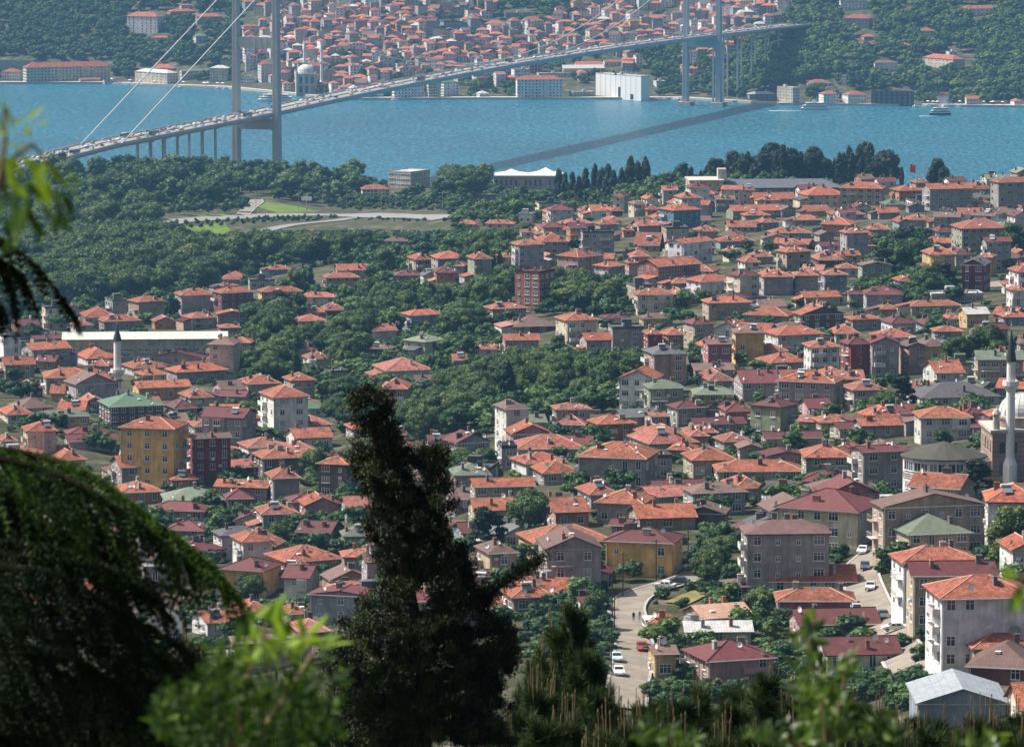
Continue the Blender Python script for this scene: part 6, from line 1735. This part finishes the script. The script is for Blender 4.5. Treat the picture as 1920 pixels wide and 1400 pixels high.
# --- cedar with weeping branchlets
def cedar():
    rg = np.random.default_rng(9); d0 = 25.0; O = np.array([-5.2, d0 + 1, gz(d0 + 1)]); t = thing('weeping_cedar', 'dark cedar with drooping needle-covered branches filling the lower left', 'tree', tuple(O)); Vs, Ti = [], []; br = MB()
    def branchlet(p, dr, L, lit):  # lit sets the needle colour: lit upper arch and shaded interior are painted in
        n = max(6, int(L / .004)); f = (np.floor(np.linspace(0, 1, n) * max(1, L / .026)) / max(1, L / .026))[:, None]; sag = np.array([0, 0, -1.0]); P = p + dr * (L * f) + sag * (L * .5 * f ** 2)
        for r in range(3):
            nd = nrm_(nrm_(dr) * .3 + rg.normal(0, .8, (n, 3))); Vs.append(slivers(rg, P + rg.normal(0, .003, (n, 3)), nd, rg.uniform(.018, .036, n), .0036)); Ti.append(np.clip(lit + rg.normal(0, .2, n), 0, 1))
    def branch(pts, lit, n_side, Ls, rad=.02):
        w_ = [np.array(px2w(*p)) for p in pts]; seg = []
        for a, b in zip(w_[:-1], w_[1:]):
            m = max(2, int(np.linalg.norm(b - a) / .05)); seg += [a + (b - a) * i / m for i in range(m)]
        seg.append(w_[-1]); seg = np.array(seg)
        for _ in range(6): seg[1:-1] = (seg[:-2] + seg[2:]) / 2
        for i, (a, b) in enumerate(zip(seg[:-1], seg[1:])): br.tube(a - O, b - O, rad * (1 - .8*i/len(seg)), 5, rad * (1 - .8*(i+1)/len(seg)))
        for i in range(len(seg) - 1):
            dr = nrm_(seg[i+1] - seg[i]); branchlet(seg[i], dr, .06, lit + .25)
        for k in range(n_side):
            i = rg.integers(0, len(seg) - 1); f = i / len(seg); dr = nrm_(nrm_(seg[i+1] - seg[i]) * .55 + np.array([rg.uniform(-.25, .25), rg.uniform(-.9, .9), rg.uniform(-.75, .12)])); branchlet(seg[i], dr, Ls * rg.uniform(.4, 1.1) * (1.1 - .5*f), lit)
    D = lambda: d0 + rg.uniform(-.6, .9)
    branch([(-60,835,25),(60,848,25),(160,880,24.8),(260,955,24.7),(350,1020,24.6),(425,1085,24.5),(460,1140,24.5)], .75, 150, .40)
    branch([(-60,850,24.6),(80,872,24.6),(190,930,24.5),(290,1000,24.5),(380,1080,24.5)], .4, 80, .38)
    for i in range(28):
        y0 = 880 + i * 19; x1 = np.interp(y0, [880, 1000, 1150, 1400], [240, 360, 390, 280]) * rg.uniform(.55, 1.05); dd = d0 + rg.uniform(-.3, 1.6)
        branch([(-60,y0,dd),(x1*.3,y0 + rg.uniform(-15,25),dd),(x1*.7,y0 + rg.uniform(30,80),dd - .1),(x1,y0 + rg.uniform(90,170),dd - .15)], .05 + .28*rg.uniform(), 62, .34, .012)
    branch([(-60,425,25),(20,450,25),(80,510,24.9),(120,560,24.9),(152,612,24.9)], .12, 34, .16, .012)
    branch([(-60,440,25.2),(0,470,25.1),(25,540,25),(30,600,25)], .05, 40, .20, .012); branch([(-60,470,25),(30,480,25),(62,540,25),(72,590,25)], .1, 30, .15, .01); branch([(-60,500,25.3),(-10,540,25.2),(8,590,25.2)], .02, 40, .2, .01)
    V = np.concatenate(Vs); obj('needles', tri_mesh('needles', V - O, np.concatenate(Ti), [M['cedar']]), t); br.build('branches', M['dbark'], t)
    mb = MB(); mb.tube((0,0,-.5), (0,.2,4), .28, 8, .22); mb.tube((0,.2,4), (.1,.3,12), .22, 8, .05); mb.build('trunk', M['bark'], t)
cedar()
# --- broad leaves close to the lens
def leaf_set(rg, P, N, L, wr=.32):
    """pointed leaves: four triangles folded along the midrib; P base, N unit direction"""
    n = len(P); s = nrm_(np.cross(N, rdir(rg, n))); u = np.cross(s, N); L = np.asarray(L).reshape(-1, 1); w = L * wr * .5
    m1 = P + N*L*.35; m2 = P + N*L*.68 - u*L*.04; tip = P + N*L - u*L*.12; a1, b1 = m1 - s*w + u*w*.3, m1 + s*w + u*w*.3; a2, b2 = m2 - s*w*.75 + u*w*.2, m2 + s*w*.75 + u*w*.2
    T = [(P, b1, m1), (P, m1, a1), (m1, b1, b2), (m1, b2, m2), (m1, m2, a2), (m1, a2, a1), (m2, b2, tip), (m2, tip, a2)]
    return np.concatenate([np.stack(q, 1) for q in T], 0).reshape(-1, 3)
def broad(name, label, d, spec, mat, seed, stems, cat='shrub', wr=.32):
    rg = np.random.default_rng(seed); x0 = stems[0][0]; b = px2w(*x0, d); O = np.array([b.x, d, gz(d)]); t = thing(name, label, cat, tuple(O)); Vs, Ti = [], []
    for (cx, cy, rx, ry, n, lmin, lmax, dirn, spread, lit) in spec:  # lit puts highlight and shade of each leaf cluster into its colour
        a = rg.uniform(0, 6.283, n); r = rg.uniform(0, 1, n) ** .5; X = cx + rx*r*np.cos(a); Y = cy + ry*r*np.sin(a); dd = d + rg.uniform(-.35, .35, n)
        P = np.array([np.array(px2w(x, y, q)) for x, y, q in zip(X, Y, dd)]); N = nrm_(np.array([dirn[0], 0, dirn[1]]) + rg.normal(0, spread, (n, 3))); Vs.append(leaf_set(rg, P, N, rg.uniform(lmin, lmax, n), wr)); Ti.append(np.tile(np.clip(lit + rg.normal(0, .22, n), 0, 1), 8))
    obj('leaves', tri_mesh('leaves', np.concatenate(Vs) - O, np.concatenate(Ti), [mat]), t)
    for ln in stems:
        mb = MB(); q = [Vector(px2w(x, y, d)) - Vector(O) for x, y in ln]
        for i, (a, c) in enumerate(zip(q[:-1], q[1:])): mb.tube(a, c, .008 * (1 - i / (len(q) + 1)), 5)
        mb.build('stem', M['candle'], t)
    mb = MB(); mb.tube((0, 0, -.3), Vector(px2w(*x0, d)) - Vector(O), .02, 6, .008); mb.build('main_stem', M['bark'], t)
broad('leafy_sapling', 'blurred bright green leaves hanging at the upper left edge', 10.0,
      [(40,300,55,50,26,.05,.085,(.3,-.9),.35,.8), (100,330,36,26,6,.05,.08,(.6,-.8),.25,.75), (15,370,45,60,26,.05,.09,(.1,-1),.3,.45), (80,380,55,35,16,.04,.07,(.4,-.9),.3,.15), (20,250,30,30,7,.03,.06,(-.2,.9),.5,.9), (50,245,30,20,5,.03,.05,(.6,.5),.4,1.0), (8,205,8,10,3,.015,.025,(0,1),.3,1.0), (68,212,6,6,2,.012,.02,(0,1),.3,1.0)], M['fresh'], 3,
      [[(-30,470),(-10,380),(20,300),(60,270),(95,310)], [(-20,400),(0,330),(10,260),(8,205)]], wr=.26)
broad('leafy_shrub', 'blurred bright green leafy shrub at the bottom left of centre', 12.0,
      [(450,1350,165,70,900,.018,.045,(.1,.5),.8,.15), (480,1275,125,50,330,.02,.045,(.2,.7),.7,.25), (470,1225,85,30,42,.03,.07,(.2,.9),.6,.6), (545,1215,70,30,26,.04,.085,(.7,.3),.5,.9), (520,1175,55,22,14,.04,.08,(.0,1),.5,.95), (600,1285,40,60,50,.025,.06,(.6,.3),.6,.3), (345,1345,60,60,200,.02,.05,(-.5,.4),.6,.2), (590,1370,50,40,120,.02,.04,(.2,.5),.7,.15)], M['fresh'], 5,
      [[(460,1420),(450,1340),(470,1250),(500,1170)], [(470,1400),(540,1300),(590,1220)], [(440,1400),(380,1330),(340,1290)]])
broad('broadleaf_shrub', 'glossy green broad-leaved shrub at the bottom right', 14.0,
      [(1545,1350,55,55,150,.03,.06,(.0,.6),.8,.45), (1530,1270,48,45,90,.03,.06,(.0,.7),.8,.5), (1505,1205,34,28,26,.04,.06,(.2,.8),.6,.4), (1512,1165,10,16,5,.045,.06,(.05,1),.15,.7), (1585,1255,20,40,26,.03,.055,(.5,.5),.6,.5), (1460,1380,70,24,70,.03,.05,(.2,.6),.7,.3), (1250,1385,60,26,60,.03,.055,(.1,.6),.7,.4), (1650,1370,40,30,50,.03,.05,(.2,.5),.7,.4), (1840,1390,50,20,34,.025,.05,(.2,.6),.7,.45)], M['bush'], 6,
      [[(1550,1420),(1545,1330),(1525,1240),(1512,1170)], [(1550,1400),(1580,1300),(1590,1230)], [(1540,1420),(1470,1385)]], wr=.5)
broad('leaf_twig', 'single bright leaves poking in at the right edge', 9.0, [(1916,1100,10,16,4,.04,.07,(-.3,-.9),.25,.75), (1912,1080,8,6,2,.03,.05,(-.7,.4),.2,.9)], M['fresh'], 8, [[(1960,1130),(1930,1090),(1912,1080)]], wr=.45)

# ------------------------------------------------------------------ labels that single out each house
NUM = {1: 'one-storey', 2: 'two-storey', 3: 'three-storey', 4: 'four-storey', 5: 'five-storey', 6: 'six-storey', 7: 'seven-storey'}
RS = {'o': 'orange', 'p': 'faded red', 'r': 'maroon', 'b': 'brown', 'g': 'green', 'e': 'olive', 'k': 'dark grey', 'w': 'white', 'q': 'rusty white'}
ANC = [('the minaret', 221, 690), ('the green-roofed block', 247, 775), ('the yellow block', 290, 840), ('the green hall', 265, 645), ('the brick tower', 1002, 540), ('the blue house', 1285, 410), ('the domed mosque', 1900, 840), ('the rounded building', 1775, 860), ('the dark grove', 1700, 530),
       ('the pink cube', 1345, 665), ('the yellow house', 1215, 1035), ('the foreground conifer', 760, 950), ('the minibus', 1217, 1170), ('the lane', 1630, 1120), ('the cypress row', 1120, 370), ('the slate-roofed school', 1430, 350), ('the wooded hollow', 1050, 730), ('the metal shed', 1790, 1290), ('the motorway', 600, 405), ('the crimson house', 1600, 670), ('the white apartments', 525, 790), ('the crimson block', 395, 860), ('the lilac house', 1600, 455)]
ANF = [('the near tower', 481, 60), ('the waterside mosque', 575, 150), ('the bridge midspan', 930, 110), ('the far tower', 1317, 60), ('the ornate mansion', 1007, 160), ('the white shed', 1165, 160), ('the hilltop wood', 1000, 10), ('the white cube house', 757, 128), ('the long white building', 1230, 32), ('the far minaret', 1415, 15), ('the apartment slab', 845, 50), ('the red block', 1003, 125)]
bags = {}
for h in HOUSES:
    if h['lab']: continue
    x, y = h['px']; A = ANF if h['far'] else ANC
    a = min(A, key=lambda q: math.hypot(q[1] - x, (q[2] - y) * 1.4)); dx, dy = x - a[1], (y - a[2]) * 1.2
    rel = ('right of' if dx > 0 else 'left of') if abs(dx) > abs(dy) else ('below' if dy > 0 else 'above')
    kind = 'apartment block' if h['st'] >= 4 else 'house'
    b = '%s %s %s, %s %s roof, %s %s' % (NUM[min(7, h['st'])], WN[h['wc']], kind, RS[h['rc']], TN[h['typ']], rel, a[0])
    bags.setdefault(b, []).append((math.hypot(dx, dy), h))
ORD = ['nearest', 'second nearest', 'third nearest', 'fourth nearest', 'fifth nearest', 'sixth nearest', 'seventh nearest', 'eighth nearest', 'ninth nearest']
for b, L in bags.items():
    L.sort(key=lambda q: q[0])
    for i, (d_, h) in enumerate(L):
        lab = b + (', ' + ORD[min(i, 8)] if len(L) > 1 else '')
        h['o']['label'] = lab; h['o']['group'] = 'houses of the far hillside town' if h['far'] else 'houses of the near town'

tb = {}
for (z, P), o in zip(TREEOBJ, TOB):
    if z not in (2, 3, 4, 5, 6, 7): continue
    x, y = pix(P); a = min(ANC, key=lambda q: math.hypot(q[1] - x, (q[2] - y) * 1.4)); dx, dy = x - a[1], (y - a[2]) * 1.2
    rel = ('right of' if dx > 0 else 'left of') if abs(dx) > abs(dy) else ('below' if dy > 0 else 'above')
    nm = {'broadleaf_tree': 'leafy green tree', 'conifer': 'dark spreading conifer', 'cypress': 'slim cypress', 'evergreen_tree': 'dark evergreen'}[o.name.split('.')[0]]
    tb.setdefault('%s %s %s' % (nm, rel, a[0]), []).append((math.hypot(dx, dy), o))
for b, L in tb.items():
    L.sort(key=lambda q: q[0])
    for i, (d_, o) in enumerate(L): o['label'] = b + (', ' + (ORD[i] if i < 8 else 'among those farther off') if len(L) > 1 else '')

# ------------------------------------------------------------------ haze over the strait
mb = MB(); mb.box(-3900, 3900, -3300, 9300, -12, 345)
me = mb.mesh('haze', []); hz_ = obj('haze', me, kind='stuff', label='thin blue summer haze over town and strait', category='haze')
hm = bpy.data.materials.new('haze'); hm.use_nodes = True; tn = hm.node_tree
for n_ in list(tn.nodes):
    if n_.type == 'BSDF_PRINCIPLED': tn.nodes.remove(n_)
pv = tn.nodes.new('ShaderNodeVolumePrincipled'); pv.inputs['Color'].default_value = (.28,.62,1,1); pv.inputs['Density'].default_value = 3.8e-5; pv.inputs['Anisotropy'].default_value = .0
tn.links.new(pv.outputs[0], [n_ for n_ in tn.nodes if n_.type == 'OUTPUT_MATERIAL'][0].inputs['Volume']); me.materials.append(hm)
